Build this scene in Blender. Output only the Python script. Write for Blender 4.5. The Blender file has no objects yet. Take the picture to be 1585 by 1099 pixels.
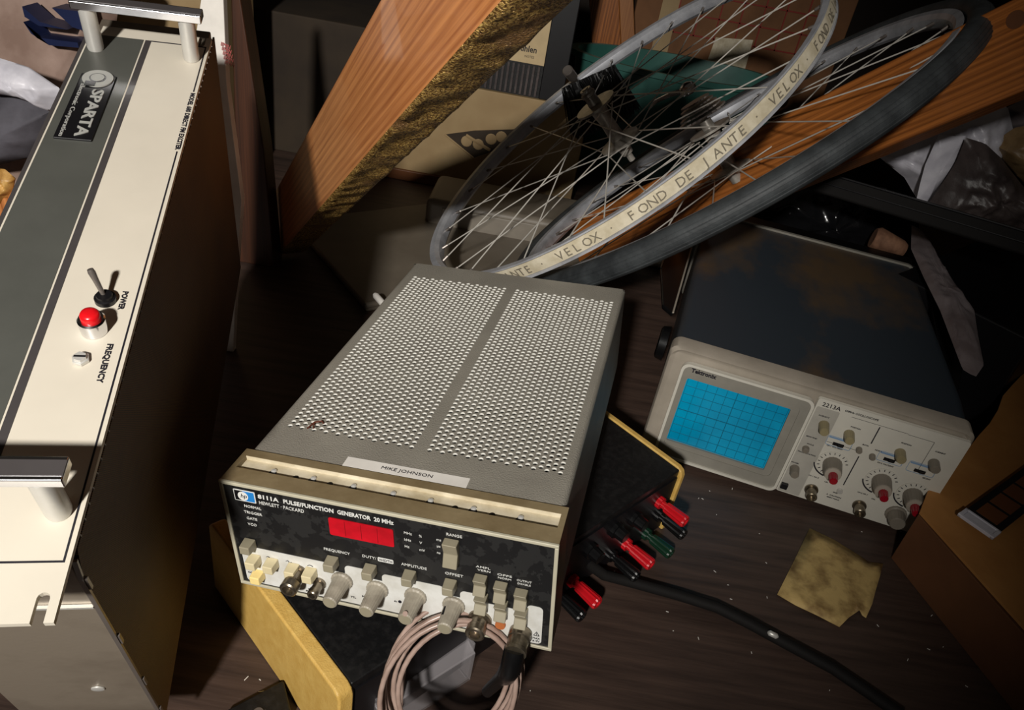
import bpy, bmesh, math, random
from mathutils import Vector, Matrix, noise
random.seed(7)
V = Vector
COL = bpy.context.scene.collection
sc = bpy.context.scene
# ------------------------------------------------------------------ camera geometry (solved from the real sizes of the instruments)
MR = Matrix(((0.9835882, 0.1804282, 0.0), (0.1005202, -0.5479771, 0.8304317), (0.1498333, -0.8168028, -0.5571205)))
CAM = V((0, 0, 0.6116)); FPX = 1190.0
def dirpx(px, py): return MR @ V(((px-792.5)/FPX, (py-549.5)/FPX, 1.0))
def at(px, py, y):                       # world point on the upright plane y
    d = dirpx(px, py); return CAM + d*(y/d.y)
def atz(px, py, z=0.0):                  # world point at height z
    d = dirpx(px, py); return CAM + d*((z-CAM.z)/d.z)
# ------------------------------------------------------------------ materials
def new_mat(name):
    m = bpy.data.materials.new(name); m.use_nodes = True
    nt = m.node_tree; b = nt.nodes['Principled BSDF']; return m, nt, b
def srgb(c):
    return tuple((x/255/12.92 if x/255 <= .04045 else ((x/255+.055)/1.055)**2.4) for x in c)
def mat(name, rgb, rough=.5, metal=0., var=.12, vscale=40, bump=0., bscale=300, rgb2=None, stretch=(1,1,1), spec=.5, lo=.35, hi=.65, trans=0, alpha=1, coat=0):
    m, nt, b = new_mat(name); N = nt.nodes; L = nt.links
    c = srgb(rgb); c2 = srgb(rgb2) if rgb2 else tuple(x*(1-var) for x in c)
    tc = N.new('ShaderNodeTexCoord'); mp = N.new('ShaderNodeMapping'); mp.inputs['Scale'].default_value = stretch
    L.new(tc.outputs['Object'], mp.inputs['Vector'])
    n = N.new('ShaderNodeTexNoise'); n.inputs['Scale'].default_value = vscale; n.inputs['Detail'].default_value = 6; n.inputs['Roughness'].default_value = .6
    L.new(mp.outputs[0], n.inputs['Vector'])
    r = N.new('ShaderNodeValToRGB'); r.color_ramp.elements[0].position = lo; r.color_ramp.elements[1].position = hi
    r.color_ramp.elements[0].color = (*c2, 1); r.color_ramp.elements[1].color = (*c, 1)
    L.new(n.outputs['Fac'], r.inputs['Fac']); L.new(r.outputs[0], b.inputs['Base Color'])
    b.inputs['Roughness'].default_value = rough; b.inputs['Metallic'].default_value = metal
    b.inputs['Specular IOR Level'].default_value = spec
    b.inputs['Transmission Weight'].default_value = trans; b.inputs['Coat Weight'].default_value = coat
    if alpha < 1: b.inputs['Alpha'].default_value = alpha
    if bump > 0:
        n2 = N.new('ShaderNodeTexNoise'); n2.inputs['Scale'].default_value = bscale; n2.inputs['Detail'].default_value = 4
        L.new(mp.outputs[0], n2.inputs['Vector'])
        bp = N.new('ShaderNodeBump'); bp.inputs['Strength'].default_value = bump; bp.inputs['Distance'].default_value = .002
        L.new(n2.outputs['Fac'], bp.inputs['Height']); L.new(bp.outputs[0], b.inputs['Normal'])
    return m
def wood(name, c1, c2, scale=1., rough=.4, axis='Z', freq=60, coat=0, knots=True):
    m, nt, b = new_mat(name); N = nt.nodes; L = nt.links
    tc = N.new('ShaderNodeTexCoord'); mp = N.new('ShaderNodeMapping')
    s = {'X': (.02, 1, 1), 'Y': (1, .02, 1), 'Z': (1, 1, .02)}[axis]
    mp.inputs['Scale'].default_value = [v*scale for v in s]
    L.new(tc.outputs['Object'], mp.inputs['Vector'])
    n = N.new('ShaderNodeTexNoise'); n.inputs['Scale'].default_value = 18; n.inputs['Detail'].default_value = 3
    L.new(mp.outputs[0], n.inputs['Vector'])
    sep = N.new('ShaderNodeSeparateXYZ'); L.new(mp.outputs[0], sep.inputs[0])
    add = N.new('ShaderNodeMath'); add.operation = 'ADD'
    a1, a2 = {'X': (1, 2), 'Y': (0, 2), 'Z': (0, 1)}[axis]
    L.new(sep.outputs[a1], add.inputs[0]); L.new(sep.outputs[a2], add.inputs[1])
    ml = N.new('ShaderNodeMath'); ml.operation = 'MULTIPLY'; ml.inputs[1].default_value = freq*6.283
    L.new(add.outputs[0], ml.inputs[0])
    ma = N.new('ShaderNodeMath'); ma.operation = 'MULTIPLY_ADD'; ma.inputs[1].default_value = 22
    L.new(n.outputs['Fac'], ma.inputs[0]); L.new(ml.outputs[0], ma.inputs[2])
    sn = N.new('ShaderNodeMath'); sn.operation = 'SINE'; L.new(ma.outputs[0], sn.inputs[0])
    n3 = N.new('ShaderNodeTexNoise'); n3.inputs['Scale'].default_value = 420; n3.inputs['Detail'].default_value = 5
    L.new(mp.outputs[0], n3.inputs['Vector'])
    mx = N.new('ShaderNodeMath'); mx.operation = 'MULTIPLY_ADD'; mx.inputs[1].default_value = .13; mx.inputs[2].default_value = .02
    L.new(sn.outputs[0], mx.inputs[0])
    ad = N.new('ShaderNodeMath'); ad.operation = 'ADD'; L.new(mx.outputs[0], ad.inputs[0]); L.new(n3.outputs['Fac'], ad.inputs[1])
    r = N.new('ShaderNodeValToRGB'); r.color_ramp.elements[0].position = .2; r.color_ramp.elements[1].position = .8
    r.color_ramp.elements[0].color = (*srgb(c2), 1); r.color_ramp.elements[1].color = (*srgb(c1), 1)
    L.new(ad.outputs[0], r.inputs['Fac'])
    L.new(r.outputs[0], b.inputs['Base Color']); b.inputs['Roughness'].default_value = rough; b.inputs['Coat Weight'].default_value = coat
    bp = N.new('ShaderNodeBump'); bp.inputs['Strength'].default_value = .12; bp.inputs['Distance'].default_value = .001
    L.new(ad.outputs[0], bp.inputs['Height']); L.new(bp.outputs[0], b.inputs['Normal'])
    return m
def glitter(name):
    m, nt, b = new_mat(name); N = nt.nodes; L = nt.links
    tc = N.new('ShaderNodeTexCoord')
    v = N.new('ShaderNodeTexVoronoi'); v.inputs['Scale'].default_value = 420
    L.new(tc.outputs['Object'], v.inputs['Vector'])
    n = N.new('ShaderNodeTexNoise'); n.inputs['Scale'].default_value = 520; n.inputs['Detail'].default_value = 4; n.inputs['Distortion'].default_value = .6
    L.new(tc.outputs['Object'], n.inputs['Vector'])
    big = N.new('ShaderNodeTexNoise'); big.inputs['Scale'].default_value = 28; big.inputs['Detail'].default_value = 3
    L.new(tc.outputs['Object'], big.inputs['Vector'])
    r = N.new('ShaderNodeValToRGB'); e = r.color_ramp.elements
    e[0].position = .42; e[0].color = (*srgb((128, 90, 44)), 1); e[1].position = .64; e[1].color = (*srgb((250, 206, 118)), 1)
    L.new(n.outputs['Fac'], r.inputs['Fac']); 
    mx = N.new('ShaderNodeMixRGB'); mx.inputs[2].default_value = (*srgb((160, 120, 75)), 1)
    rr = N.new('ShaderNodeValToRGB'); rr.color_ramp.elements[0].position = .55; rr.color_ramp.elements[1].position = .68
    L.new(big.outputs['Fac'], rr.inputs['Fac']); L.new(rr.outputs[0], mx.inputs[0]); L.new(r.outputs[0], mx.inputs[1])
    L.new(mx.outputs[0], b.inputs['Base Color'])
    b.inputs['Metallic'].default_value = .25; b.inputs['Roughness'].default_value = .25
    bp = N.new('ShaderNodeBump'); bp.inputs['Strength'].default_value = 1.; bp.inputs['Distance'].default_value = .004
    L.new(n.outputs['Fac'], bp.inputs['Height'])
    L.new(bp.outputs[0], b.inputs['Normal'])
    return m
def mesh_weave(name, c1, c2, sc_):
    m, nt, b = new_mat(name); N = nt.nodes; L = nt.links
    tc = N.new('ShaderNodeTexCoord')
    out = None
    for rot in (.6, -.6):
        mp = N.new('ShaderNodeMapping'); mp.inputs['Rotation'].default_value = (rot, 0, 0); L.new(tc.outputs['Object'], mp.inputs['Vector'])
        w = N.new('ShaderNodeTexWave'); w.bands_direction = 'Y'; w.inputs['Scale'].default_value = sc_; w.inputs['Distortion'].default_value = .3
        L.new(mp.outputs[0], w.inputs['Vector'])
        if out is None: out = w
        else:
            mu = N.new('ShaderNodeMath'); mu.operation = 'MULTIPLY'; L.new(out.outputs['Fac'], mu.inputs[0]); L.new(w.outputs['Fac'], mu.inputs[1])
    n = N.new('ShaderNodeTexNoise'); n.inputs['Scale'].default_value = 14; n.inputs['Detail'].default_value = 5; L.new(tc.outputs['Object'], n.inputs['Vector'])
    a = N.new('ShaderNodeMath'); a.operation = 'MULTIPLY'; L.new(mu.outputs[0], a.inputs[0]); L.new(n.outputs['Fac'], a.inputs[1])
    r = N.new('ShaderNodeValToRGB'); r.color_ramp.elements[0].position = .05; r.color_ramp.elements[1].position = .4
    r.color_ramp.elements[0].color = (*srgb(c2), 1); r.color_ramp.elements[1].color = (*srgb(c1), 1)
    L.new(a.outputs[0], r.inputs['Fac']); L.new(r.outputs[0], b.inputs['Base Color']); b.inputs['Roughness'].default_value = .55
    bp = N.new('ShaderNodeBump'); bp.inputs['Strength'].default_value = .5; bp.inputs['Distance'].default_value = .001
    L.new(mu.outputs[0], bp.inputs['Height']); L.new(bp.outputs[0], b.inputs['Normal'])
    return m
M = {}
M['table'] = mat('table_laminate', (84, 66, 57), .5, var=.35, vscale=26, rgb2=(52, 40, 35), stretch=(.25, 3.2, 1), bump=.15, bscale=120, lo=.3, hi=.7)
M['cream'] = mat('cream_paint', (214, 206, 190), .42, var=.05, vscale=18)
M['slate'] = mat('slate_paint', (82, 83, 78), .38, var=.12, vscale=25)
M['stripe'] = mat('dark_stripe_paint', (70, 66, 66), .45)
M['black'] = mat('black_paint', (18, 17, 20), .4, var=.2)
M['ink'] = mat('black_ink', (26, 24, 34), .6)
M['whiteink'] = mat('white_ink', (225, 225, 220), .6)
M['greyink'] = mat('grey_ink', (170, 170, 165), .5)
M['chrome'] = mat('polished_aluminium', (225, 225, 228), .18, 1, var=.05)
M['satin'] = mat('satin_aluminium', (214, 212, 206), .38, .4, var=.08, vscale=60)
M['chassis'] = mat('bare_chassis_metal', (160, 148, 132), .42, .5, rgb2=(118, 106, 92), vscale=9, bump=.05)
M['weave'] = mesh_weave('expanded_metal_cover', (140, 106, 60), (58, 42, 24), 300)
M['red'] = mat('red_plastic', (215, 20, 28), .25, var=.1)
M['darkchrome'] = mat('dark_metal', (128, 120, 114), .32, .5)
M['vinyl'] = mat('grey_vinyl_metal', (150, 145, 134), .5, rgb2=(136, 131, 121), vscale=16, bump=.35, bscale=900)
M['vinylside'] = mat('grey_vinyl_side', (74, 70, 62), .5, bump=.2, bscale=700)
M['holewall'] = mat('bare_punched_metal', (250, 248, 240), .38, .25, var=.03)
M['bezel'] = mat('olive_bezel', (142, 126, 96), .42, rgb2=(116, 100, 72), vscale=22, bump=.08)
M['bezelrim'] = mat('pale_bezel_rim', (190, 184, 162), .4)
M['slot'] = mat('beige_slot', (222, 212, 188), .45, rgb2=(182, 168, 138), vscale=45)
M['panel'] = mat('black_front_panel', (24, 24, 25), .35, rgb2=(38, 38, 38), vscale=70, lo=.5, hi=.5)
M['whitepanel'] = mat('white_front_panel', (222, 222, 218), .45, rgb2=(200, 198, 190), vscale=60)
M['display'] = mat('red_display_filter', (205, 14, 34), .3, rgb2=(170, 8, 24), vscale=60)
M['olivebtn'] = mat('olive_button', (152, 144, 122), .45)
M['creambtn'] = mat('cream_button', (222, 208, 168), .45)
M['yellowbtn'] = mat('yellowed_button', (250, 224, 150), .45)
M['knob'] = mat('grey_beige_knob', (168, 160, 144), .45, rgb2=(140, 132, 118), vscale=120)
M['tape'] = mat('white_label_tape', (235, 230, 222), .55)
M['yellow'] = mat('yellow_wrinkle_paint', (218, 180, 100), .45, rgb2=(205, 164, 84), vscale=90, bump=.25, bscale=700)
M['blackdust'] = mat('dusty_black_top', (34, 33, 33), .45, rgb2=(16, 16, 17), vscale=160, bump=.1, lo=.45, hi=.75)
M['blackpl'] = mat('black_plastic', (14, 14, 15), .3)
M['greenpl'] = mat('green_plastic', (18, 50, 34), .3)
M['redpost'] = mat('red_binding_post', (205, 24, 34), .25)
M['scopebody'] = mat('blue_black_cover', (44, 52, 58), .42, rgb2=(24, 28, 32), vscale=7, bump=.05)
M['dust'] = None
M['scopebezel'] = mat('scope_bezel_beige', (172, 162, 148), .5, rgb2=(150, 141, 128), vscale=15)
M['scopepanel'] = mat('scope_panel_white', (208, 204, 192), .5, var=.06)
M['crtframe'] = mat('crt_frame_grey', (142, 138, 128), .45)
M['screen'] = mat('blue_crt_filter', (0, 168, 214), .2, rgb2=(0, 138, 182), vscale=10)
M['gridline'] = mat('graticule_ink', (0, 96, 124), .4)
M['bluelab'] = mat('blue_outline_ink', (126, 156, 190), .5)
M['scopeknob'] = mat('warm_grey_knob', (128, 120, 108), .4)
M['stripgrey'] = mat('light_grey_strip', (176, 172, 162), .5)
M['oliveknob'] = mat('olive_knob', (150, 138, 104), .4)
M['darkred'] = mat('dark_red_plastic', (150, 16, 34), .2)
M['woodA'] = wood('varnished_fir', (222, 148, 88), (158, 88, 44), 1, .3, 'Z', 110, .3)
M['woodB'] = wood('orange_fir', (176, 106, 48), (104, 56, 20), 1, .38, 'Z', 120, .1)
M['woodC'] = wood('pale_pine', (172, 116, 66), (136, 84, 44), 1, .5, 'Z', 20)
M['woodred'] = wood('reddish_stud', (78, 44, 26), (50, 28, 16), 1, .5, 'Z', 30)
M['glitter'] = glitter('gold_flake_varnish')
M['rim'] = mat('rim_aluminium', (206, 208, 214), .42, .35, rgb2=(170, 172, 178), vscale=30)
M['rimtape'] = mat('cream_rim_tape', (222, 212, 188), .7, rgb2=(196, 184, 156), vscale=60)
M['tyre'] = mat('black_tyre_rubber', (64, 68, 70), .6, rgb2=(40, 43, 45), vscale=30, stretch=(1, 1, 1), bump=.2)
M['spoke'] = mat('spoke_steel', (225, 220, 210), .3, .3)
M['hub'] = mat('hub_alloy', (190, 184, 174), .35, .35, rgb2=(130, 124, 116), vscale=60)
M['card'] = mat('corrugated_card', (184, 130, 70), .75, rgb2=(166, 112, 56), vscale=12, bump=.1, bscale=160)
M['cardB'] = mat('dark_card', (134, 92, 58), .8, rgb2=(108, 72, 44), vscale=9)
M['cardD'] = mat('shaded_card_side', (112, 70, 40), .8, rgb2=(92, 56, 30), vscale=9)  # right-hand box body: shade on its side is put into this darker brown
M['cardedge'] = mat('card_edge', (206, 160, 104), .8)
M['note'] = mat('tan_paper', (202, 172, 110), .7, rgb2=(116, 86, 46), vscale=34, lo=.3, hi=.55, bump=.3, bscale=120)
M['beigebox'] = mat('beige_board', (172, 148, 108), .65, rgb2=(150, 124, 86), vscale=6)
M['brownlip'] = mat('brown_varnished_lip', (110, 66, 36), .45)
M['greycase'] = mat('grey_plastic_case', (122, 113, 100), .5, rgb2=(106, 97, 85), vscale=9)
M['teal'] = mat('teal_plastic', (58, 108, 98), .4, rgb2=(44, 88, 80), vscale=8)
M['white'] = mat('white_plastic_film', (226, 224, 232), .35, rgb2=(196, 194, 204), vscale=30)
M['greyfilm'] = mat('grey_plastic_film', (160, 150, 152), .4, rgb2=(120, 108, 108), vscale=14)
M['pinkgrey'] = mat('brownish_poly_bag', (176, 152, 140), .4, rgb2=(140, 116, 104), vscale=12)
M['navy'] = mat('navy_print', (24, 34, 70), .45)
M['blue'] = mat('blue_card', (20, 60, 140), .4)
M['blackbag'] = mat('dark_brown_bin_liner', (84, 74, 72), .42, rgb2=(56, 49, 48), vscale=20, bump=.6, bscale=55)
M['glossbag'] = mat('glossy_black_film', (22, 22, 24), .15)
M['fabric'] = mat('dark_grey_cloth', (92, 90, 98), .8, rgb2=(62, 60, 66), vscale=15)
M['gold'] = mat('gold_paper', (222, 176, 100), .45, rgb2=(150, 100, 40), vscale=60)
M['tanbag'] = mat('tan_plastic_bag', (176, 146, 104), .45, rgb2=(120, 94, 60), vscale=18)
M['coax'] = mat('pinkish_coax_jacket', (176, 152, 140), .28, rgb2=(146, 122, 110), vscale=50)
M['steelbnc'] = mat('tarnished_nickel', (150, 140, 124), .32, .9, rgb2=(110, 100, 84), vscale=150)
M['redline'] = mat('red_print', (140, 40, 26), .6)
M['dirtred'] = mat('red_handwriting', (190, 90, 90), .6)
M['floor'] = mat('dark_floor', (46, 36, 30), .8)
M['wall'] = mat('dark_wall', (40, 32, 26), .9)
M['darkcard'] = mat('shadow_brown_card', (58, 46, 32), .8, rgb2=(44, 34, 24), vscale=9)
M['matte'] = mat('matte_black', (24, 22, 21), .75, spec=.2)
M['cork'] = mat('brown_cork', (150, 110, 84), .8, rgb2=(110, 76, 56), vscale=60)
m, nt, b = new_mat('clear_acrylic')
b.inputs['Base Color'].default_value = (.62, .58, .60, 1); b.inputs['Roughness'].default_value = .15; b.inputs['Alpha'].default_value = .22; b.inputs['Coat Weight'].default_value = 1
M['acrylic'] = m
# dusty scope top: rust-brown dust patches over blue-black
m, nt, b = new_mat('dusty_blue_cover'); N = nt.nodes; L = nt.links
tc = N.new('ShaderNodeTexCoord'); mp = N.new('ShaderNodeMapping'); mp.inputs['Location'].default_value = (.35, .1, 0); mp.inputs['Scale'].default_value = (1.6, 1, 1)
n1 = N.new('ShaderNodeTexNoise'); n1.inputs['Scale'].default_value = 5.5; n1.inputs['Detail'].default_value = 7; n1.inputs['Roughness'].default_value = .62
L.new(tc.outputs['Object'], mp.inputs[0]); L.new(mp.outputs[0], n1.inputs['Vector'])
sp = N.new('ShaderNodeSeparateXYZ'); L.new(tc.outputs['Object'], sp.inputs[0])
g = N.new('ShaderNodeMapRange'); g.inputs['From Min'].default_value = .12; g.inputs['From Max'].default_value = .36; g.inputs['To Min'].default_value = -.08; g.inputs['To Max'].default_value = .1
L.new(sp.outputs[1], g.inputs['Value'])
ad = N.new('ShaderNodeMath'); ad.operation = 'ADD'; L.new(n1.outputs['Fac'], ad.inputs[0]); L.new(g.outputs[0], ad.inputs[1])
r = N.new('ShaderNodeValToRGB'); e = r.color_ramp.elements
e[0].position = .47; e[0].color = (*srgb((50, 58, 66)), 1); e[1].position = .68; e[1].color = (*srgb((92, 74, 54)), 1)
L.new(ad.outputs[0], r.inputs[0]); L.new(r.outputs[0], b.inputs['Base Color']); b.inputs['Roughness'].default_value = .5
M['dust'] = m
# ------------------------------------------------------------------ object helpers
def tag(o, label=None, cat=None, group=None, kind=None):
    if label: o['label'] = label
    if cat: o['category'] = cat
    if group: o['group'] = group
    if kind: o['kind'] = kind
    return o
def thing(name, label, cat, mw=Matrix.Identity(4), group=None):
    o = bpy.data.objects.new(name, None); COL.objects.link(o); o.matrix_world = mw; o.empty_display_size = .02
    o['_mw'] = 0; del o['_mw']
    return tag(o, label, cat, group)
def frame(o, x, y, z, s=1.):
    m = Matrix.Identity(4)
    for i, a in enumerate((x, y, z)):
        a = V(a).normalized()*s
        for j in range(3): m[j][i] = a[j]
    for j in range(3): m[j][3] = o[j]
    return m
def T(*v): return Matrix.Translation(V(v))
class MB:
    def __init__(s): s.bm = bmesh.new()
    def box(s, x0, x1, y0, y1, z0, z1, m=None):
        vs = [s.bm.verts.new((x, y, z)) for x in (x0, x1) for y in (y0, y1) for z in (z0, z1)]
        for f in ((0,1,3,2),(4,6,7,5),(0,4,5,1),(2,3,7,6),(0,2,6,4),(1,5,7,3)): s.bm.faces.new([vs[i] for i in f])
        if m is not None: bmesh.ops.transform(s.bm, matrix=m, verts=vs)
        return s
    def hull8(s, b, t):      # frustum of two quads (lists of 4 points, same order)
        a = [s.bm.verts.new(p) for p in b]; c = [s.bm.verts.new(p) for p in t]
        s.bm.faces.new(a[::-1]); s.bm.faces.new(c)
        n = len(a)
        for i in range(n): s.bm.faces.new((a[i], a[(i+1)%n], c[(i+1)%n], c[i]))
        return s
    def prism(s, poly, off):
        return s.hull8([V(p) for p in poly], [V(p)+V(off) for p in poly])
    def rings(s, rs, closed=False, cap=True):
        R = [[s.bm.verts.new(p) for p in r] for r in rs]; n = len(R[0])
        k = len(R) if closed else len(R)-1
        for i in range(k):
            A, B = R[i], R[(i+1)%len(R)]
            for j in range(n): s.bm.faces.new((A[j], A[(j+1)%n], B[(j+1)%n], B[j]))
        if cap and not closed:
            s.bm.faces.new(R[0][::-1]); s.bm.faces.new(R[-1])
        return s
    def lathe(s, o, axis, prof, seg=24, flute=0):
        o = V(o); a = V(axis).normalized(); u = a.orthogonal().normalized(); v = a.cross(u)
        rs = []
        for h, r in prof:
            ring = []
            for j in range(seg):
                t = 2*math.pi*j/seg; rr = r*(1-(flute if j % 2 else 0))
                ring.append(o+a*h+(u*math.cos(t)+v*math.sin(t))*max(rr, 1e-5))
            rs.append(ring)
        return s.rings(rs)
    def tube(s, pts, r, seg=10, closed=False):
        pts = [V(p) for p in pts]; n = len(pts); rs = []; up = None
        for i, p in enumerate(pts):
            if closed: d = pts[(i+1)%n]-pts[i-1]
            else: d = pts[min(i+1, n-1)]-pts[max(i-1, 0)]
            d.normalize()
            if up is None: up = d.orthogonal().normalized()
            up = (up-d*up.dot(d)).normalized(); w = d.cross(up)
            rr = r[i] if isinstance(r, (list, tuple)) else r
            rs.append([p+(up*math.cos(2*math.pi*j/seg)+w*math.sin(2*math.pi*j/seg))*rr for j in range(seg)])
        return s.rings(rs, closed)
    def text(s, txt, size, mw, width=None, depth=.0002, align='LEFT', bold=0):
        c = bpy.data.curves.new('t', 'FONT'); c.body = txt; c.size = size*1.42; c.extrude = depth/2; c.align_x = align; c.resolution_u = 2
        if bold: c.offset = bold
        o = bpy.data.objects.new('t', c); COL.objects.link(o)
        dg = bpy.context.evaluated_depsgraph_get(); dg.update()
        me = bpy.data.meshes.new_from_object(o.evaluated_get(dg))
        if width:
            xs = [v.co.x for v in me.vertices]; w = max(xs)-min(xs); k = width/w if w > 0 else 1
            me.transform(Matrix.Diagonal((k, 1, 1, 1)))
        me.transform(mw); s.bm.from_mesh(me)
        bpy.data.objects.remove(o); bpy.data.curves.remove(c); bpy.data.meshes.remove(me)
        return s
    def done(s, name, m, parent=None, bevel=0, smooth=None, label=None, seg=2, mw=None, mods=None):
        bmesh.ops.recalc_face_normals(s.bm, faces=s.bm.faces)
        me = bpy.data.meshes.new(name); s.bm.to_mesh(me); s.bm.free()
        ms = m if isinstance(m, (list, tuple)) else [m]
        for x in ms: me.materials.append(M[x] if isinstance(x, str) else x)
        o = bpy.data.objects.new(name, me); COL.objects.link(o)
        if parent: o.parent = parent
        if mw is not None: o.matrix_world = mw
        if bevel:
            b = o.modifiers.new('bevel', 'BEVEL'); b.width = bevel; b.segments = seg; b.limit_method = 'ANGLE'; b.angle_limit = .6
            b.harden_normals = True
        if smooth or bevel:
            for p in me.polygons: p.use_smooth = True
            try: me.set_sharp_from_angle(angle=smooth if smooth else .7)
            except Exception: pass
        if label: o['label'] = label
        return o
def basis(o, x, y):            # matrix placing text (x right, y up) on a plane
    x = V(x).normalized(); y = V(y).normalized(); z = x.cross(y)
    return frame(o, x, y, z)
def fbm(p, k=1.): return noise.fractal(V(p)*k, 1., 2.1, 5)
def ridge(p, k): return 1-abs(noise.noise(V(p)*k))*2
def pillow(name, outline, H, m, amp=.006, k=18, nrm=None, rings=22, n=90, parent=None, back=.35, seed=0, flat=2.2, label=None):
    pts = [V(p) for p in outline]; c = sum(pts, V())/len(pts)
    L = [0]
    for i in range(len(pts)): L.append(L[-1]+(pts[(i+1)%len(pts)]-pts[i]).length)
    res = []
    for j in range(n):
        t = L[-1]*j/n; i = max(q for q in range(len(pts)) if L[q] <= t+1e-9); u = (t-L[i])/max(1e-9, L[i+1]-L[i])
        res.append(pts[i].lerp(pts[(i+1)%len(pts)], u))
    if nrm is None:
        nrm = V()
        for j in range(n): nrm += (res[j]-c).cross(res[(j+1)%n]-c)
        nrm.normalize()
        if nrm.dot(CAM-c) < 0: nrm = -nrm
    nrm = V(nrm).normalized(); mb = MB(); sd = V((seed*3.7, seed*1.3, seed*.7))
    def layer(sign, hh):
        R = []
        for q in range(rings):
            s_ = (q/(rings))
            row = []
            for j in range(n):
                p = c.lerp(res[j], s_); h = hh*(1-s_**flat)
                w = min(1, (1-s_)*3)
                d = (ridge(p+sd, k)*.6+ridge(p*1.0+sd*2, k*2.3)*.3+fbm(p+sd, k*1.5)*.35)*amp*w
                row.append(p+nrm*sign*(h+d))
            R.append(row)
        return R
    F = layer(1, H); B = layer(-1, H*back)
    cf = mb.bm.verts.new(c+nrm*(H+0)); cb = mb.bm.verts.new(c-nrm*H*back)
    edge = [mb.bm.verts.new(p) for p in res]
    for R, cc in ((F, cf), (B, cb)):
        vs = [[mb.bm.verts.new(p) for p in r] for r in R[1:]]+[edge]
        for j in range(n): mb.bm.faces.new((cc, vs[0][j], vs[0][(j+1)%n]))
        for a in range(len(vs)-1):
            for j in range(n): mb.bm.faces.new((vs[a][j], vs[a+1][j], vs[a+1][(j+1)%n], vs[a][(j+1)%n]))
    return mb.done(name, m, parent, smooth=1.2, label=label)
def slab(name, poly, thick, m, parent=None, bevel=.001, label=None, away=True):   # flat polygon with real thickness, away from the camera
    pts = [V(p) for p in poly]; n = (pts[1]-pts[0]).cross(pts[2]-pts[1]).normalized()
    if n.dot(CAM-pts[0]) > 0: n = -n
    return MB().prism(pts, n*thick).done(name, m, parent, bevel=bevel, label=label)
# ------------------------------------------------------------------ setting
def struct(o): o['kind'] = 'structure'; return o
struct(MB().box(-3, 3, -1.2, 3, -.80, -.75).done('floor', 'floor'))
struct(MB().box(-3, 3, 2.7, 2.8, -.75, 1.8).done('wall_back', 'wall'))
struct(MB().box(-2.4, -2.3, -1.2, 2.7, -.75, 1.8).done('wall_left', 'wall'))
struct(MB().box(2.3, 2.4, -1.2, 2.7, -.75, 1.8).done('wall_right', 'wall'))
tb = thing('table', 'dark brown wood-grain table top under all the instruments', 'table', T(0, 0, 0))
tt = MB().box(-1.0, 1.25, -.05, 1.93, -.03, 0).done('tabletop', 'table', tb, bevel=.002); tt.rotation_euler = (0, 0, 0)
for x in (-.95, 1.15):
    for y in (0, 1.86): MB().box(x, x+.05, y, y+.05, -.75, -.03).done('leg', 'black', tb)
mb = MB()
for i in range(110):
    q = random.random()
    x, y = (random.uniform(-.17, -.04), random.uniform(.30, .45)) if q < .35 else (random.uniform(0, .5), random.uniform(.35, .75))
    a = random.uniform(0, 3.14); l = random.uniform(.0004, .0016) if q > .3 else random.uniform(.0006, .0035)
    mb.box(-l, l, -.0003, .0003, 0, .0004, T(x, y, .0001) @ Matrix.Rotation(a, 4, 'Z'))
tag(mb.done('sawdust_specks', 'tape'), 'pale sawdust specks scattered over the dark table top', 'dust', kind='stuff')
# ------------------------------------------------------------------ FM exciter (rack unit standing on its rear, panel up)
EXX, EXY, EXZ = V((.968437, .249257, -.000125)), V((-.239697, .93143, .273831)), V((.06837, -.265159, .961778))
EX = frame(V((-.17368, .192287, .302818)), EXX, EXY, EXZ)
ex = thing('rack_exciter', 'long cream and dark grey rack instrument with two bar handles, face up at the left', 'radio equipment', EX)
PW = .0915
# front panel with end slots
mb = MB()
def slotpanel(mb, z0, z1):
    L_ = .483; xs = (-.0068, -PW+.0068); r = .0027; d = .0137
    prof = [(0, 0)]
    def slot(x, y, sg):
        o = [(x-sg*-r, y)] if False else []
        return o
    P = []
    P += [(0, 0), (0, L_)]
    for x in xs:
        P += [(x+r, L_), (x+r, L_-d+r)]
        P += [(x+r*math.cos(a), L_-d+r-r*math.sin(a)) for a in (.6, 1.2, 1.57, 1.95, 2.5)]
        P += [(x-r, L_-d+r), (x-r, L_)]
    P += [(-PW, L_), (-PW, 0)]
    for x in xs[::-1]:
        P += [(x-r, 0), (x-r, d-r)]
        P += [(x-r*math.cos(a), d-r+r*math.sin(a)) for a in (.6, 1.2, 1.57, 1.95, 2.5)]
        P += [(x+r, d-r), (x+r, 0)]
    mb.prism([(x, y, z0) for x, y in P], (0, 0, z1-z0))
slotpanel(mb, -.0032, 0)
mb.done('front_panel', 'cream', ex)
MB().box(-.0882+.0006, -.0492, .0, .469, 0, .0003).done('slate_band', 'slate', ex, label='dark slate-grey painted band')
mb = MB(); mb.box(-.0480, -.0436, .0, .469, 0, .0003); mb.box(-PW, -.0889, .0, .469, 0, .0003)
mb.done('dark_stripe', 'stripe', ex, label='dark grey-brown painted stripes')
mb = MB()
mb.box(-.0031, -.0022, .0275, .331, 0, .0003); mb.box(-.0031, -.0022, .405, .4690, 0, .0003); mb.box(-.0436, -.0031, .0275, .0284, 0, .0003); mb.box(-.0436, -.0031, .468, .4690, 0, .0003)
mb.done('border_line', 'ink', ex, label='thin black border line')
mb = MB(); D = (0, -1, 0); U = (1, 0, 0)
mb.text('MODEL 680 DIRECT FM EXCITER', .0031, basis((-.0042, .403, .0003), D, U), width=.070, bold=.00016)
mb.text('POWER', .0030, basis((-.0108, .1960, .0003), D, U), width=.0145, bold=.00014)
mb.text('FREQUENCY', .0030, basis((-.0108, .1560, .0003), D, U), width=.027, bold=.00014)
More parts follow.
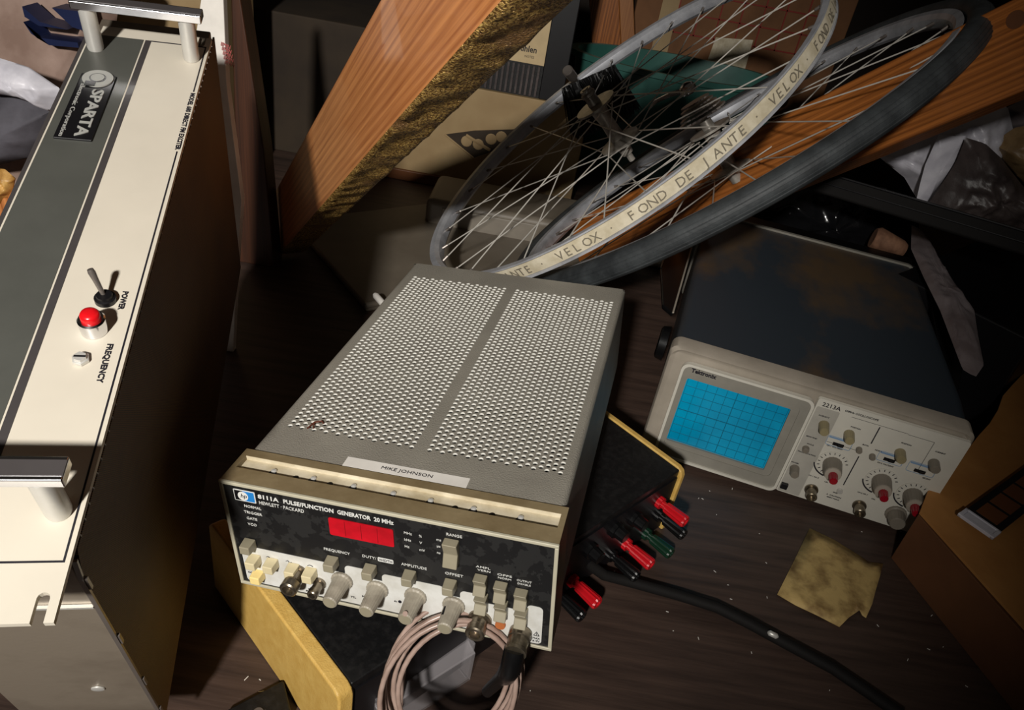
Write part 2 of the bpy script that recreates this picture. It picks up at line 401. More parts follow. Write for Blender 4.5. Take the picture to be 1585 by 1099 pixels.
mb.done('panel_lettering', 'ink', ex)
# nameplate
np_ = MB().box(-.0815, -.0575, .3330, .4120, .0003, .0018).done('nameplate', 'black', ex, bevel=.0004, label='black nameplate with raised grey lettering')
mb = MB()
mb.text('SPARTA', .0078, basis((-.0690, .3925, .0018), D, U), width=.056, depth=.0012, bold=.0002)
mb.text('Electronic Corporation', 0.0032, basis((-.0785, .3985, .0018), D, U), width=.063, depth=.0008)
mb.lathe((-.0690, .4060, .0018), (0, 0, 1), [(0, .0105), (.0010, .0105)], 32)
mb.done('nameplate_lettering', 'greyink', np_)
mb = MB()
mb.lathe((-.0690, .4060, .0028), (0, 0, 1), [(0, .0056), (.0004, .0056)], 28); mb.box(-.0760, -.0690, .3955, .4010, .0026, .0031)
mb.done('emblem_ring', 'black', np_)
mb = MB(); mb.lathe((-.0690, .4060, .0032), (0, 0, 1), [(0, .0046), (.0003, .0046)], 28); mb.done('emblem_center', 'greyink', np_)
# handles
for y in (.0530, .4490):
    h = MB(); h.box(-.0895, .0015, y-.0062, y+.0062, .0335, .0400)
    hd = h.done('handle', 'chrome', ex, bevel=.0009, label='polished aluminium bar handle on two round posts')
    MB().box(-.0893, .0013, y-.0040, y+.0040, .0398, .0404).done('handle_inlay', 'stripe', hd)
    for x in (-.0105, -.0800):
        MB().lathe((x, y, .0003), (0, 0, 1), [(0, .0056), (.002, .0060), (.033, .0060)], 32).done('handle_post', 'satin', hd, smooth=.7)
# toggle, lamp, adjuster
tg = MB().lathe((-.0185, .1880, .0003), (0, 0, 1), [(0, .0058), (.0028, .0058), (.0032, .0045), (.0050, .0042)], 24).done('power_toggle', 'black', ex, smooth=.6)
MB().lathe((-.0185, .1880, .003), (-.32, .32, 1), [(0, .0012), (.012, .0017), (.0165, .0021), (.0185, .0017)], 14).done('toggle_lever', 'darkchrome', tg, smooth=.6)
lp = MB().lathe((-.0195, .1655, .0003), (0, 0, 1), [(0, .0070), (.004, .0072), (.009, .0072), (.0100, .0064)], 32).done('indicator_lamp', 'chrome', ex, smooth=.6)
MB().lathe((-.0195, .1655, .009), (0, 0, 1), [(0, .0052), (.004, .0052), (.0054, .0044), (.0060, .002)], 28).done('lamp_lens', 'red', lp, smooth=.9, label='red lamp lens')
ad_ = MB().lathe((-.0215, .1437, .0003), (0, 0, 1), [(0, .0046), (.002, .0046), (.0024, .0036), (.0036, .0034)], 6).done('frequency_adjuster', 'satin', ex, bevel=.0002)
MB().box(-.0245, -.0185, .1431, .1443, .0036, .0040).done('screw_slot', 'black', ad_)
# body
MB().box(-PW+.004, -.0035, .032, .500, -.28, -.0035).done('chassis', 'chassis', ex, bevel=.001)
cv = MB()
cv.prism([(-.0030, .0385, -.010), (-.0030, .0325, -.028), (-.0030, .0325, -.2815), (-.0030, .5030, -.2815), (-.0030, .5030, -.0100)], (.0014, 0, 0))
cv.box(-PW+.003, -.0016, .0325, .5030, -.2830, -.2815)
cv.done('side_cover', 'weave', ex, label='brown expanded-metal side cover')
mb = MB()
mb.prism([(-.0034, .0330, -.012), (-.0034, .0306, -.028), (-.0034, .0306, -.283), (-.0034, .0322, -.283), (-.0034, .0322, -.028), (-.0034, .0346, -.012)], (.0024, 0, 0))
for z in (-.040, -.118, -.196, -.262): mb.box(-.0014, .0002, .0312, .0332, z, z+.012)
for i in range(53):
    mb.lathe((-.0022, .045+i*.0085, -.0098), (0, .3, 1), [(0, .0013), (.0022, .0002)], 5)
mb.done('cover_edge', 'darkchrome', ex, label='bright torn edge of the metal cover')
for x, z in ((-.0130, -.030), (-.055, -.036), (-.030, -.20)):
    MB().lathe((x, .0318, z), (0, -1, 0), [(0, .0042), (.0008, .0040), (.0012, .0022)], 20).done('screw', 'satin', ex, smooth=.5)
MB().box(-PW+.004, -.0035, .0300, .0318, -.062, -.0600).done('chassis_seam', 'satin', ex)
# ------------------------------------------------------------------ pulse / function generator
S = 1.12
def scaled(o): return CAM+(V(o)-CAM)*S
HX, HY, HZ = V((.980417, -.141431, .13704)), V((.146302, .988896, -.026098)), V((-.131827, .045637, .990222))
HM = frame(scaled((-.151254, .329289, .170838)), HX, HY, HZ, S)
hp = thing('function_generator', 'grey perforated-top bench instrument with a red display, tilted on the yellow-sided box', 'electronic instrument', HM)
Wd, Ht, Dp = .2125, .089, .340
def perfor(x0, x1, y0, y1, zt, th, nx):
    """field of punched round holes in a hexagonal raster"""
    px = (x1-x0)/(nx-.5+.0); ny = round((y1-y0)/(px/math.sqrt(3))); py = (y1-y0)/ny
    return px, py, ny
cover = MB(); holes = MB()
def holefield(x0, x1, y0, y1, z, th):
    nx = 11; px = (x1-x0)/(nx-1); nrow = int(round((y1-y0)/(px/2/.577*1.0)/1.0)); py = px/2/math.sqrt(3)*1.0
    rows = int(round((y1-y0)/(py*1.0))) ; py = (y1-y0)/rows
    r = .00178
    # voronoi cell of the staggered lattice (x pitch px, row pitch py, odd rows shifted px/2)
    A = V((px/2, py)); 
    # cell hexagon: circumcentres
    w = px/2-py*py/(px/2)
    cell = []
    a = (px*px/4+py*py)/(px)      # |A|^2/(2*Ax)
    # neighbours (+-px/2,+-py) and (0,+-2py)
    yv = py; xv = (a*px/2*2/2*1.0)
    # intersection of lines x*px/2+y*py=|A|^2/2 and y=py
    q = (px*px/4+py*py)/2
    xa = (q-py*py)/(px/2); xb = q/(px/2)
    hexa = [(xb, 0), (xa, py), (-xa, py), (-xb, 0), (-xa, -py), (xa, -py)]
    seg = 12
    def border(t):
        # point on hexagon border in direction t
        d = V((math.cos(t), math.sin(t))); best = 1e9
        for i in range(6):
            p = V(hexa[i]); e = V(hexa[(i+1)%6])-p
            den = d.x*e.y-d.y*e.x
            if abs(den) < 1e-12: continue
            s_ = (p.x*e.y-p.y*e.x)/den; u_ = (p.x*d.y-p.y*d.x)/den
            if s_ > 0 and -1e-6 <= u_ <= 1+1e-6: best = min(best, s_)
        return d*best
    outer = []
    angs = sorted([2*math.pi*i/seg for i in range(seg)]+[math.atan2(y, x) % (2*math.pi) for x, y in hexa])
    aa = []
    for t in angs:
        if not aa or t-aa[-1] > .02: aa.append(t)
    if aa[-1] > 2*math.pi-.02: aa.pop()
    ob = [border(t) for t in aa]; ib = [V((math.cos(t)*r, math.sin(t)*r)) for t in aa]; n = len(aa)
    for j in range(-2, rows+3):
        odd = j % 2
        for i in range(-1, nx+1):
            cx_ = x0+(i+(.5 if odd else 0))*px; cy_ = y0+j*py
            live = 0 <= j <= rows and (0 <= i < nx-(1 if odd else 0))
            O = [cover.bm.verts.new((cx_+p.x, cy_+p.y, z)) for p in ob]
            if not live:
                if not ((i == -1 and odd) or (i == nx-1 and odd) or 0 <= i < nx): 
                    for w_ in O: cover.bm.verts.remove(w_)
                    continue
                cover.bm.faces.new(O); continue
            I = [cover.bm.verts.new((cx_+p.x, cy_+p.y, z)) for p in ib]
            for k in range(n): cover.bm.faces.new((O[k], O[(k+1)%n], I[(k+1)%n], I[k]))
            T_ = [holes.bm.verts.new((cx_+p.x, cy_+p.y, z)) for p in ib]; Bt = [holes.bm.verts.new((cx_+p.x, cy_+p.y, z-th)) for p in ib]
            for k in range(n): holes.bm.faces.new((T_[k], T_[(k+1)%n], Bt[(k+1)%n], Bt[k]))
    return px, py
X0, X1 = .0022, Wd-.0022
fields = [(.0140, .1015), (.1140, .2012)]; FY0, FY1 = .0625, .3095
zt = Ht-.0012
for a_, b_ in fields: holefield(a_, b_, FY0, FY1, zt-.00006, .0014)
e_ = .0026; ym = .0010
# frame of the top around the two hole fields
ys = [.030, FY0-ym-e_*.6, FY1+ym+e_*.6, Dp]
def q4(x0, x1, y0, y1):
    vs = [cover.bm.verts.new(p) for p in ((x0, y0, zt), (x1, y0, zt), (x1, y1, zt), (x0, y1, zt))]; cover.bm.faces.new(vs)
rr = .004
q4(X0+rr, X1-rr, ys[0], ys[1]); q4(X0+rr, X1-rr, ys[2], ys[3])
q4(X0+rr, fields[0][0]-e_, ys[1], ys[2]); q4(fields[0][1]+e_, fields[1][0]-e_, ys[1], ys[2]); q4(fields[1][1]+e_, X1-rr, ys[1], ys[2])
# rounded shoulders, sides, back
def strip(pts):
    for (p, q) in zip(pts, pts[1:]):
        vs = [cover.bm.verts.new(v) for v in ((p[0], ys[0], p[1]), (q[0], ys[0], q[1]), (q[0], Dp, q[1]), (p[0], Dp, p[1]))]; cover.bm.faces.new(vs)
arc = [(rr-rr*math.sin(t), -rr+rr*math.cos(t)) for t in [i*math.pi/12 for i in range(7)]]
strip([(X0+a, zt+b) for a, b in arc]+[(X0, .003)]); strip([(X1-a, zt+b) for a, b in arc]+[(X1, .003)])
cvo = cover.done('top_cover', 'vinyl', hp, smooth=.5, label='grey textured metal cover with two fields of punched holes')
holes.done('hole_walls', 'holewall', cvo, smooth=1)
MB().box(X0+.0004, X1-.0004, .03, Dp-.0005, .003, .006).box(X0+.0004, X1-.0004, Dp-.003, Dp-.0005, .003, zt-.0005).box(X0+.0004, X0+.002, .03, Dp, .003, zt-.005).box(X1-.002, X1-.0004, .03, Dp, .003, zt-.005).done('chassis', 'vinylside', hp)
MB().box(.03, Wd-.03, .05, .33, .006, .050).done('circuit_tray', 'blackpl', hp)
# bezel
bz = MB()
bz.box(0, Wd, 0, .031, 0, .0035); bz.box(0, .0035, 0, .031, .0035, Ht); bz.box(Wd-.0035, Wd, 0, .031, .0035, Ht)
bz.box(.0035, Wd-.0035, 0, .0125, Ht-.004, Ht); bz.box(.0035, Wd-.0035, .0245, .031, Ht-.004, Ht)
bo = bz.done('bezel', 'bezel', hp, label='olive-brown front bezel'); 
mb = MB(); mb.box(.0030, Wd-.0030, .0110, .0260, Ht-.0090, Ht-.0032)
sl = mb.box(.0034, Wd-.0034, .0243, .0249, Ht-.006, Ht-.0002).done('slot_liner', 'slot', bo, label='pale dusty groove along the bezel')
mb = MB()
for i, x in enumerate((.026, .042, .053, .065, .080, .106, .130, .146, .157, .169, .186)):
    mb.lathe((x, .0160, Ht-.0032), (0, 0, 1), [(0, .0020 if i % 2 else .0027), (.0003, .0019 if i % 2 else .0026)], 16)
mb.done('groove_holes', 'black', bo)
for x in (.026, .053, .080, .106, .130, .157, .186): MB().lathe((x, .0182, Ht-.0032), (0, 0, 1), [(0, .0019), (.0008, .0018), (.0014, .0009)], 14).done('groove_screw', 'satin', bo, smooth=.6)
mb = MB(); t_ = .0022
mb.box(-.0003, Wd+.0003, -.0022, 0, -.0003, t_); mb.box(-.0003, Wd+.0003, -.0022, 0, Ht-t_, Ht+.0003); mb.box(-.0003, t_, -.0022, 0, t_, Ht-t_); mb.box(Wd-t_, Wd+.0003, -.0022, 0, t_, Ht-t_)
mb.done('bezel_rim', 'bezelrim', hp, bevel=.0006, label='pale rim around the front panel')
MB().box(t_, Wd-t_, -.0012, .002, t_, Ht-t_).done('front_panel', 'panel', hp, label='black front panel')
# white lower field with rounded corners
def rrect(x0, x1, z0, z1, r, y, n=5):
    P = []
    for cx_, cz_, a0 in ((x1-r, z1-r, 0), (x0+r, z1-r, 90), (x0+r, z0+r, 180), (x1-r, z0+r, 270)):
        for i in range(n+1):
            a = math.radians(a0+90*i/n); P.append((cx_+r*math.cos(a), y, cz_+r*math.sin(a)))
    return P
mb = MB()
mb.prism(rrect(.0052, .0660, .0036, .0360, .003, -.0012), (0, -.0003, 0)); mb.prism(rrect(.0600, .2060, .0036, .0300, .003, -.00121), (0, -.0003, 0))
mb.prism(rrect(.0780, .0925, .0100, .0372, .003, -.00122), (0, -.0003, 0)); mb.prism(rrect(.1030, .1440, .0100, .0365, .003, -.00123), (0, -.0003, 0)); mb.prism(rrect(.1540, .1660, .0100, .0362, .003, -.00124), (0, -.0003, 0)); mb.prism(rrect(.1960, .2060, .0100, .0362, .003, -.00124), (0, -.0003, 0))
mb.done('white_field', 'whitepanel', hp, label='white lower part of the panel')
yy = -.0013
lt = MB(); FX = (1, 0, 0); FZ = (0, 0, 1)
def tx(mb, s, x, z, h, w=None, y=yy, **k): mb.text(s, h, basis((x, y, z), FX, FZ), width=w, **k)
tx(lt, '8111A', .0250, .0800, .0031, .0140, bold=.00012); tx(lt, 'PULSE/FUNCTION', .0420, .0800, .0031, .033, bold=.00012); tx(lt, 'GENERATOR', .0775, .0800, .0031, .0215, bold=.00012); tx(lt, '20 MHz', .1010, .0800, .0031, .0125, bold=.00012)
tx(lt, 'HEWLETT · PACKARD', .0250, .0752, .0027, .030)
for s, z in (('NORMAL', .0703), ('TRIGGER', .0653), ('GATE', .0603), ('VCO', .0553)): tx(lt, s, .0130+(.001 if s != 'TRIGGER' else 0), z, .0021, {'NORMAL': .0115, 'TRIGGER': .0125, 'GATE': .0072, 'VCO': .0062}[s])
tx(lt, 'FREQUENCY', .0650, .0470, .0021, .0175); tx(lt, 'DUTY/', .0908, .0478, .0021, .0092); tx(lt, 'AMPLITUDE', .1165, .0478, .0021, .0165); tx(lt, 'RANGE', .1460, .0800, .0021, .0095); tx(lt, 'OFFSET', .1445, .0478, .0021, .0115)
for s, x, z in (('MHz', .1195, .0745), ('kHz', .1195, .0690), ('Hz', .1195, .0635), ('%', .1290, .0742), ('V', .1292, .0688), ('mV', .1288, .0630), ('ms', .1398, .0742), ('µs', .1398, .0690), ('ns', .1398, .0637)): tx(lt, s, x, z, .0019)
for s, x, z in (('AMPL', .1640, .0590), ('OFFS', .1770, .0560), ('OUTPUT', .1890, .0545)): tx(lt, s, x, z, .0016, .009)
for s, x, z in (('VERN', .1650, .0565), ('NORM', .1775, .0535), ('DISABLE', .1895, .0520)): tx(lt, s, x, z, .0014, .008)
lt.prism(rrect(.1012, .1115, .0470, .0505, .0008, yy), (0, -.0001, 0))
lt.done('white_lettering', 'whiteink', hp)
bt = MB(); tx(bt, 'WIDTH', .1020, .0478, .0020, .0088, y=yy-.0003)
for s, x, z in (('EXT', .0500, .0075), ('INPUT', .0480, .0055), ('TRIG', .0075, .0150), ('COMPL', .0070, .0115), ('dc', .1100, .0140), ('TTL', .0800, .0090), ('50 Ω', .0880, .0120)): tx(bt, s, x, z, .0015, y=yy-.0006)
for x in (.0935, .1140): bt.lathe((x, yy-.0004, .0150), (0, -1, 0), [(0, .0012), (.0002, .0012)], 12)
tri = [(.2010, yy-.0004, .0110), (.2046, yy-.0004, .0110), (.2028, yy-.0004, .0144)]
for a_, b_ in ((0, 1), (1, 2), (2, 0)):
    bt.tube([tri[a_], tri[b_]], .00022, 4)
bt.box(.20265, .20295, yy-.0007, yy-.0004, .0116, .0134)
tx(bt, 'MAX', .2004, .0080, .0015, y=yy-.0006); tx(bt, '±10V', .2004, .0056, .0015, y=yy-.0006)
for x, pat in ((.0230, [0, 1, 0, -1, 0]), (.0370, [0, 1, -1, 0]), (.0520, [0, 1, 1, 0])):
    bt.tube([(x+i*.0013, yy-.0005, .0300+v*.0008) for i, v in enumerate(pat)], .0002, 4)
bt.done('black_lettering', 'ink', hp)
# logo badge
lg = MB().prism(rrect(.0086, .0232, .0752, .0842, .0006, yy), (0, -.0002, 0)).done('logo_badge', 'whiteink', hp, label='white, black and blue logo badge')
MB().box(.0093, .0150, yy-.0004, yy-.0002, .0759, .0835).done('badge_black', 'black', lg)
MB().box(.0150, .0225, yy-.0004, yy-.0002, .0759, .0835).done('badge_blue', mat('badge_blue', (40, 130, 205), .4), lg)
MB().lathe((.0150, yy-.0004, .0797), (0, -1, 0), [(0, .0035), (.0002, .0035)], 28).done('badge_disc', 'whiteink', lg)
t2 = MB(); t2.text('hp', .0032, basis((.0131, yy-.0007, .0786), FX, (.25, 0, 1))); t2.done('badge_letters', 'ink', lg)
# display
ds = MB().prism(rrect(.0712, .1130, .0620, .0760, .0012, yy), (0, -.0005, 0)).done('display_window', 'display', hp, label='red display window')
mb = MB()
for x in (.0815, .0920, .1025): mb.box(x, x+.0003, yy-.0006, yy-.0005, .0632, .0748)
mb.done('digit_dividers', mat('dark_red_line', (120, 6, 16), .4), ds)
def button(x, z, m, w=.0078, h=.0074, d=.0085, name='push_button', label=None):
    b = MB(); b.hull8([(x-w/2, yy, z-h/2), (x+w/2, yy, z-h/2), (x+w/2, yy, z+h/2), (x-w/2, yy, z+h/2)], [(x-w*.44, yy-d, z-h*.42), (x+w*.44, yy-d, z-h*.42), (x+w*.44, yy-d, z+h*.42), (x-w*.44, yy-d, z+h*.42)])
    return b.done(name, m, hp, bevel=.0007, label=label)
for x, z in ((.0135, .0400), (.0710, .0400), (.0965, .0400), (.1225, .0420), (.1485, .0415)): button(x, z, 'olivebtn', label='olive-grey push button')
for x, z in ((.0150, .0265), (.0275, .0265), (.0425, .0260), (.0545, .0255)): button(x, z, 'creambtn', label='cream waveform button')
button(.0155, .0125, 'yellowbtn', d=.0075, label='yellowed cream push button')
def rocker(x, z, h, w=.0078, d=.0070, name='rocker_switch'):
    b = MB(); b.prism([(x-w/2, yy, z-h/2), (x-w/2, yy-d, z-h/2), (x-w/2, yy-d*.55, z), (x-w/2, yy-d, z+h/2), (x-w/2, yy, z+h/2)], (w, 0, 0))
    return b.done(name, 'olivebtn', hp, bevel=.0006)
rocker(.1495, .0690, .0185, .0090, .0065, 'range_rocker')
for x, z in ((.1675, .0480), (.1800, .0455), (.1925, .0430)):
    rocker(x, z, .0125); rocker(x+.0007, z-.0150, .0120, .0076, .0080)
def knob(x, z, parent=hp, name='knob', flat=False):
    k = MB().lathe((x, yy-.0005, z), (0, -1, 0), [(0, .0073), (.0014, .0073), (.0022, .0062), (.0032, .0058), (.0185, .0048), (.0192, .0042)], 40, .035).done(name, 'knob', parent, smooth=.35, label='grey-beige fluted knob')
    MB().lathe((x, yy-.0196, z), (0, -1, 0), [(0, .0040), (.0004, .0038)], 24).done('knob_cap', 'olivebtn', k)
    return k
for x, z in ((.0755, .0235), (.0995, .0225), (.1250, .0235), (.1500, .0230)): knob(x, z)
MB().box(.1460, .1476, -.0140, -.0080, .0255, .0275).done('knob_mark', 'black', hp)
def bnc(x, z, name='bnc_socket', r=.0052, l=.015, m='steelbnc', parent=hp, yy=yy):
    k = MB().lathe((x, yy, z), (0, -1, 0), [(0, r*1.25), (.002, r*1.25), (.0022, r*.92), (l*.55, r*.92), (l*.6, r), (l*.95, r), (l, r*.85), (l, r*.6), (l-.004, r*.55)], 28).done(name, m, parent, smooth=.5)
    return k
bnc(.0450, .0215, r=.0058, l=.016); bnc(.0590, .0165, r=.0036, l=.012); bnc(.1668, .0150, r=.0062, l=.013)
mb = MB().lathe((.1800, yy, .0145), (0, -1, 0), [(0, .0034), (.002, .0032)], 20); mb.done('dirty_socket_ring', mat('rust_stain', (190, 110, 60), .6), hp, smooth=.5)
# label tape with name
tp = MB().box(.0660, .1480, .0325, .0418, Ht-.0012, Ht-.0008).done('name_tape', 'tape', hp, label='white adhesive name tape')
mb = MB(); mb.text('MIKE JOHNSON', .0028, basis((.0905, .0358, Ht-.0007), (1, 0, 0), (0, 1, 0)), width=.034); mb.done('name_lettering', 'ink', tp)
mb = MB(); mb.tube([(.027, .062, Ht-.0006), (.029, .069, Ht), (.033, .072, Ht-.0002), (.035, .070, Ht-.0005)], .0006, 5); mb.tube([(.029, .069, Ht), (.031, .063, Ht-.0005)], .0005, 5)
mb.done('rust_scratch', mat('rust_brown', (96, 50, 34), .6), hp)
# feet and right-hand riser under it
for x, y, l in ((.015, .04, .012), (.015, .31, .012), (.195, .04, .030), (.195, .31, .030)):
    MB().lathe((x, y, .003), (0, 0, -1), [(0, .008), (l, .007)], 18).done('foot', 'blackpl', hp)
# ------------------------------------------------------------------ power supply with yellow end cheeks
a = .8475289; PR, PB = V((math.cos(a), math.sin(a), 0)), V((-math.sin(a), math.cos(a), 0))
PM = frame(V((-.076992, .308226, 0)), PR, PB, V((0, 0, 1)))
ps = thing('power_supply', 'low black power supply with mustard yellow end cheeks, lying under the function generator', 'power supply', PM)
PWD, PH, PD = .4244, .0895, .2067
def cheek(x0, x1):
    r = .008; P = [(0, 0), (0, PH-r), (.0025, PH-.0025), (r, PH), (PD-r, PH), (PD, PH-r), (PD, 0)]
    mb = MB(); mb.prism([(x0, y, z) for y, z in P], (x1-x0, 0, 0)); return mb
cheek(0, .0130).done('side_cheek', 'yellow', ps, bevel=.0022, seg=3, label='mustard yellow end cheek nearest the camera')
cheek(PWD-.0075, PWD).done('side_cheek', 'yellow', ps, bevel=.002, seg=3, label='mustard yellow far end cheek')
MB().box(.0130, PWD-.0075, .004, PD-.004, .002, PH-.001).done('case', 'blackdust', ps, bevel=.0015, label='dusty black metal case')
MB().box(.0160, PWD-.0100, .0025, .004, .006, PH-.010).done('front_panel', 'black', ps)
def post(x, z, m, label):
    p = MB().lathe((x, .0025, z), (0, -1, 0), [(0, .0068), (.005, .0068), (.0052, .004), (.010, .004), (.0102, .0058), (.034, .0070), (.036, .0060), (.036, .0035), (.030, .0030)], 24, .10).done('binding_post', m, ps, smooth=.3, label=label)
    MB().lathe((x, -.004, z), (0, -1, 0), [(0, .0026), (.006, .0026)], 12).done('post_stud', 'satin', p)
post(.2430, .022, 'blackpl', 'black ribbed binding post'); post(.2640, .025, 'redpost', 'red ribbed binding post'); post(.3250, .020, 'blackpl', 'black ribbed binding post'); post(.3480, .022, 'redpost', 'red ribbed binding post')
post(.3850, .014, 'greenpl', 'dark green ribbed binding post'); post(.3990, .034, 'blackpl', 'black ribbed binding post'); post(.3900, .059, 'redpost', 'red ribbed binding post')
for x, z in ((.205, .060), (.282, .056), (.318, .062), (.350, .058)):
    MB().lathe((x, .0025, z), (0, -1, 0), [(0, .009), (.004, .009), (.0045, .007), (.014, .0065), (.0145, .0055)], 24, .05).done('control_knob', 'blackpl', ps, smooth=.4, label='black control knob')
# ------------------------------------------------------------------ oscilloscope
SM = frame(V((.175917, .748234, .008)), V((.977988, -.208663, 0)), V((.208663, .977988, 0)), V((0, 0, 1)))
so = thing('oscilloscope', 'beige-fronted oscilloscope with a bright blue screen and a dark dusty cover', 'oscilloscope', SM)
SW, SH, SD = .334, .1535, .432
# cover: rounded section, slightly tapering to the back
def rsec(x0, x1, z0, z1, r, y, n=6):
    P = []
    for cx_, cz_, a0 in ((x1-r, z1-r, 0), (x0+r, z1-r, 90), (x0+r, z0+r, 180), (x1-r, z0+r, 270)):
        for i in range(n+1):
            t = math.radians(a0+90*i/n); P.append(V((cx_+r*math.cos(t), y, cz_+r*math.sin(t))))
    return P
MB().rings([rsec(.003, SW-.001, .003, SH-.003, .014, .026), rsec(.003, SW+.001, .003, SH-.003, .014, .08), rsec(.0, .319, .003, SH-.002, .012, SD)]).done('cover', 'dust', so, smooth=.5, label='dusty blue-black metal cover')
MB().rings([rsec(-.003, .322, .0, SH+.001, .013, SD), rsec(-.003, .322, .0, SH+.001, .013, SD+.006)]).done('rear_rim', 'crtframe', so, smooth=.5, label='thin metallic rim at the rear')
# bezel ring (hollow frame) and faces
bz = MB(); bz.rings([rsec(.006, SW-.006, .005, SH-.006, .008, .004), rsec(.002, SW-.002, .002, SH-.002, .014, .0015), rsec(0, SW, 0, SH, .011, .006), rsec(0, SW, 0, SH, .011, .027)], cap=True)
sb = bz.done('bezel', 'scopebezel', so, smooth=.6, label='beige plastic bezel')
# crt housing raised frame
def ring_frame(mb, o, i, y0, y1, ro=.006, ri=.004):
    O0, O1, I0, I1 = rsec(*o, ro, y0), rsec(*o, ro*.9, y1), rsec(*i, ri, y0), rsec(*i, ri, y1)
    v = [[mb.bm.verts.new(p) for p in R] for R in (O0, O1, I1, I0)]; n = len(O0)
    for a_ in range(4):
        A, B = v[a_], v[(a_+1)%4]
        for j in range(n): mb.bm.faces.new((A[j], A[(j+1)%n], B[(j+1)%n], B[j]))
mb = MB(); ring_frame(mb, (.0185, .1685, .001, .1395), (.0215, .1655, .004, .1365), .002, -.0045, .010, .008)
ch = mb.done('screen_surround', 'scopepanel', so, smooth=.5, label='pale raised lip around the screen')
mb = MB(); ring_frame(mb, (.0215, .1655, .004, .1365), (.0265, .1565, .0180, .1265), .003, -.002, .009, .007); mb.done('screen_frame', 'crtframe', so, smooth=.5, label='grey screen frame')
mb = MB(); ring_frame(mb, (.0262, .1568, .0175, .1270), (.0285, .1475, .0245, .1185), -.0005, .0036, .007, .002); mb.done('screen_inner_frame', 'crtframe', so, smooth=.5, label='grey inner slope of the screen frame')
scn = MB().box(.0275, .1490, .0028, .0045, .0235, .1195).done('screen', 'screen', so, label='bright blue screen with a dark grid')
gx0, gx1, gz0, gz1 = .0300, .1460, .0260, .1180
mb = MB()
for i in range(11):
    x = gx0+(gx1-gx0)*i/10; w = .00038 if i == 5 else .00022; mb.box(x-w, x+w, .0025, .0028, gz0, gz1)
for i in range(9):
    z = gz0+(gz1-gz0)*i/8; w = .00038 if i == 4 else .00022; mb.box(gx0, gx1, .0024, .0027, z-w, z+w)
for i in range(51): x = gx0+(gx1-gx0)*i/50; mb.box(x-.00012, x+.00012, .0024, .0028, (gz0+gz1)/2-.0009, (gz0+gz1)/2+.0009)
mb.done('graticule', 'gridline', scn)
MB().rings([rsec(.1695, SW-.002, .002, .1440, .003, .003), rsec(.1700, SW-.003, .003, .1435, .003, -.0008)]).done('control_panel', 'scopepanel', so, smooth=.4, label='off-white control panel')
MB().rings([rsec(.1715, .1965, .004, .1330, .002, 0), rsec(.1715, .1965, .004, .1330, .002, -.0010)]).done('grey_strip', 'stripgrey', so, label='grey strip left of the controls')
bl = MB(); ys_ = -.0012
def sx(s, x, z, h, w=None, mb=None): (mb or bl).text(s, h, basis((x, ys_, z), FX, FZ), width=w, bold=.00007)
bl.text('Tektronix', .0052, basis((.0300, -.0024, .1290), FX, FZ), width=.0290, bold=.0003)
bl.text('2213A', .0052, basis((.1755, -.0012, .1350), FX, FZ), width=.0200, bold=.0001)
sx('60MHz OSCILLOSCOPE', .2000, .1365, .0024, .036)
for s, x, z in (('INTENSITY', .1770, .1215), ('BEAM FIND', .1745, .0900), ('FOCUS', .1790, .0800), ('TRACE ROTATION', .1730, .0665), ('POWER', .1720, .0490), ('POSITION', .2130, .1190), ('POSITION', .2680, .1180), ('CURRENT', .3030, .1200), ('CH 1 VOLTS/DIV', .1990, .0860), ('CH 2 VOLTS/DIV', .2560, .0840), ('SEC/DIV', .3060, .0820), ('CAL', .2150, .0360), ('CAL', .2700, .0330), ('CH 1 OR X', .1960, .0380), ('CH 2 OR Y', .2530, .0360), ('BOTH', .2330, .1010), ('NORM', .2475, .0990), ('GND', .2290, .0250)): sx(s, x, z, .0017)
sx('A  CAUTION', .2235, .0195, .0019, .017); sx('400V MAX', .2250, .0160, .0016, .015)
bl.box(.2090, .2700, ys_-.0001, ys_, .1318, .1322); bl.box(.2400, .2412, ys_-.0001, ys_, .1060, .1300); bl.box(.2350, .2362, ys_-.0001, ys_, .0400, .0850)
bl.box(.2700, .2980, ys_-.0001, ys_, .1310, .1314); bl.box(.2976, .2980, ys_-.0001, ys_, .0920, .1310)
bl.box(.1970, .2300, ys_-.0001, ys_, .0870+.0045, .0874+.0045)
for cx_, cz_ in ((.2140, .0640), (.2700, .0620), (.3070, .0560)):
    for i in range(14):
        t = math.radians(20+i*20); c_, s_ = math.cos(t), math.sin(t)
        bl.tube([(cx_+c_*.0138, ys_-.0008, cz_+s_*.0138), (cx_+c_*.0165, ys_-.0008, cz_+s_*.0165)], .0005, 4)
    pts = [(cx_+math.cos(math.radians(t))*.0195, ys_, cz_+math.sin(math.radians(t))*.0195) for t in range(195, 262, 6)]; bl.tube(pts, .0010, 4)
bl.done('panel_lettering', 'ink', so)
mb = MB()
for x0, x1, z0, z1 in ((.1965, .2235, .0880, .1010), (.2530, .2800, .0880, .1010), (.2860, .3150, .0860, .1000)):
    P = rsec(x0, x1, z0, z1, .002, ys_); mb.tube(P, .0003, 4, closed=True)
    mb.box(x0+.001, x1-.001, ys_-.0001, ys_, z1-.003, z1-.0008)
mb.done('blue_outlines', 'bluelab', so)
def sknob(x, z, r, l, m, name='knob', r2=None, label=None, parent=so):
    r2 = r2 or r*.9
    return MB().lathe((x, ys_, z), (0, -1, 0), [(0, r), (l*.9, r2), (l, r2*.85)], 36, .03).done(name, m, parent, smooth=.4, label=label)
sknob(.1865, .1120, .0058, .016, 'oliveknob', label='olive round knob'); sknob(.1800, .0740, .0040, .006, 'scopeknob', label='small grey button')
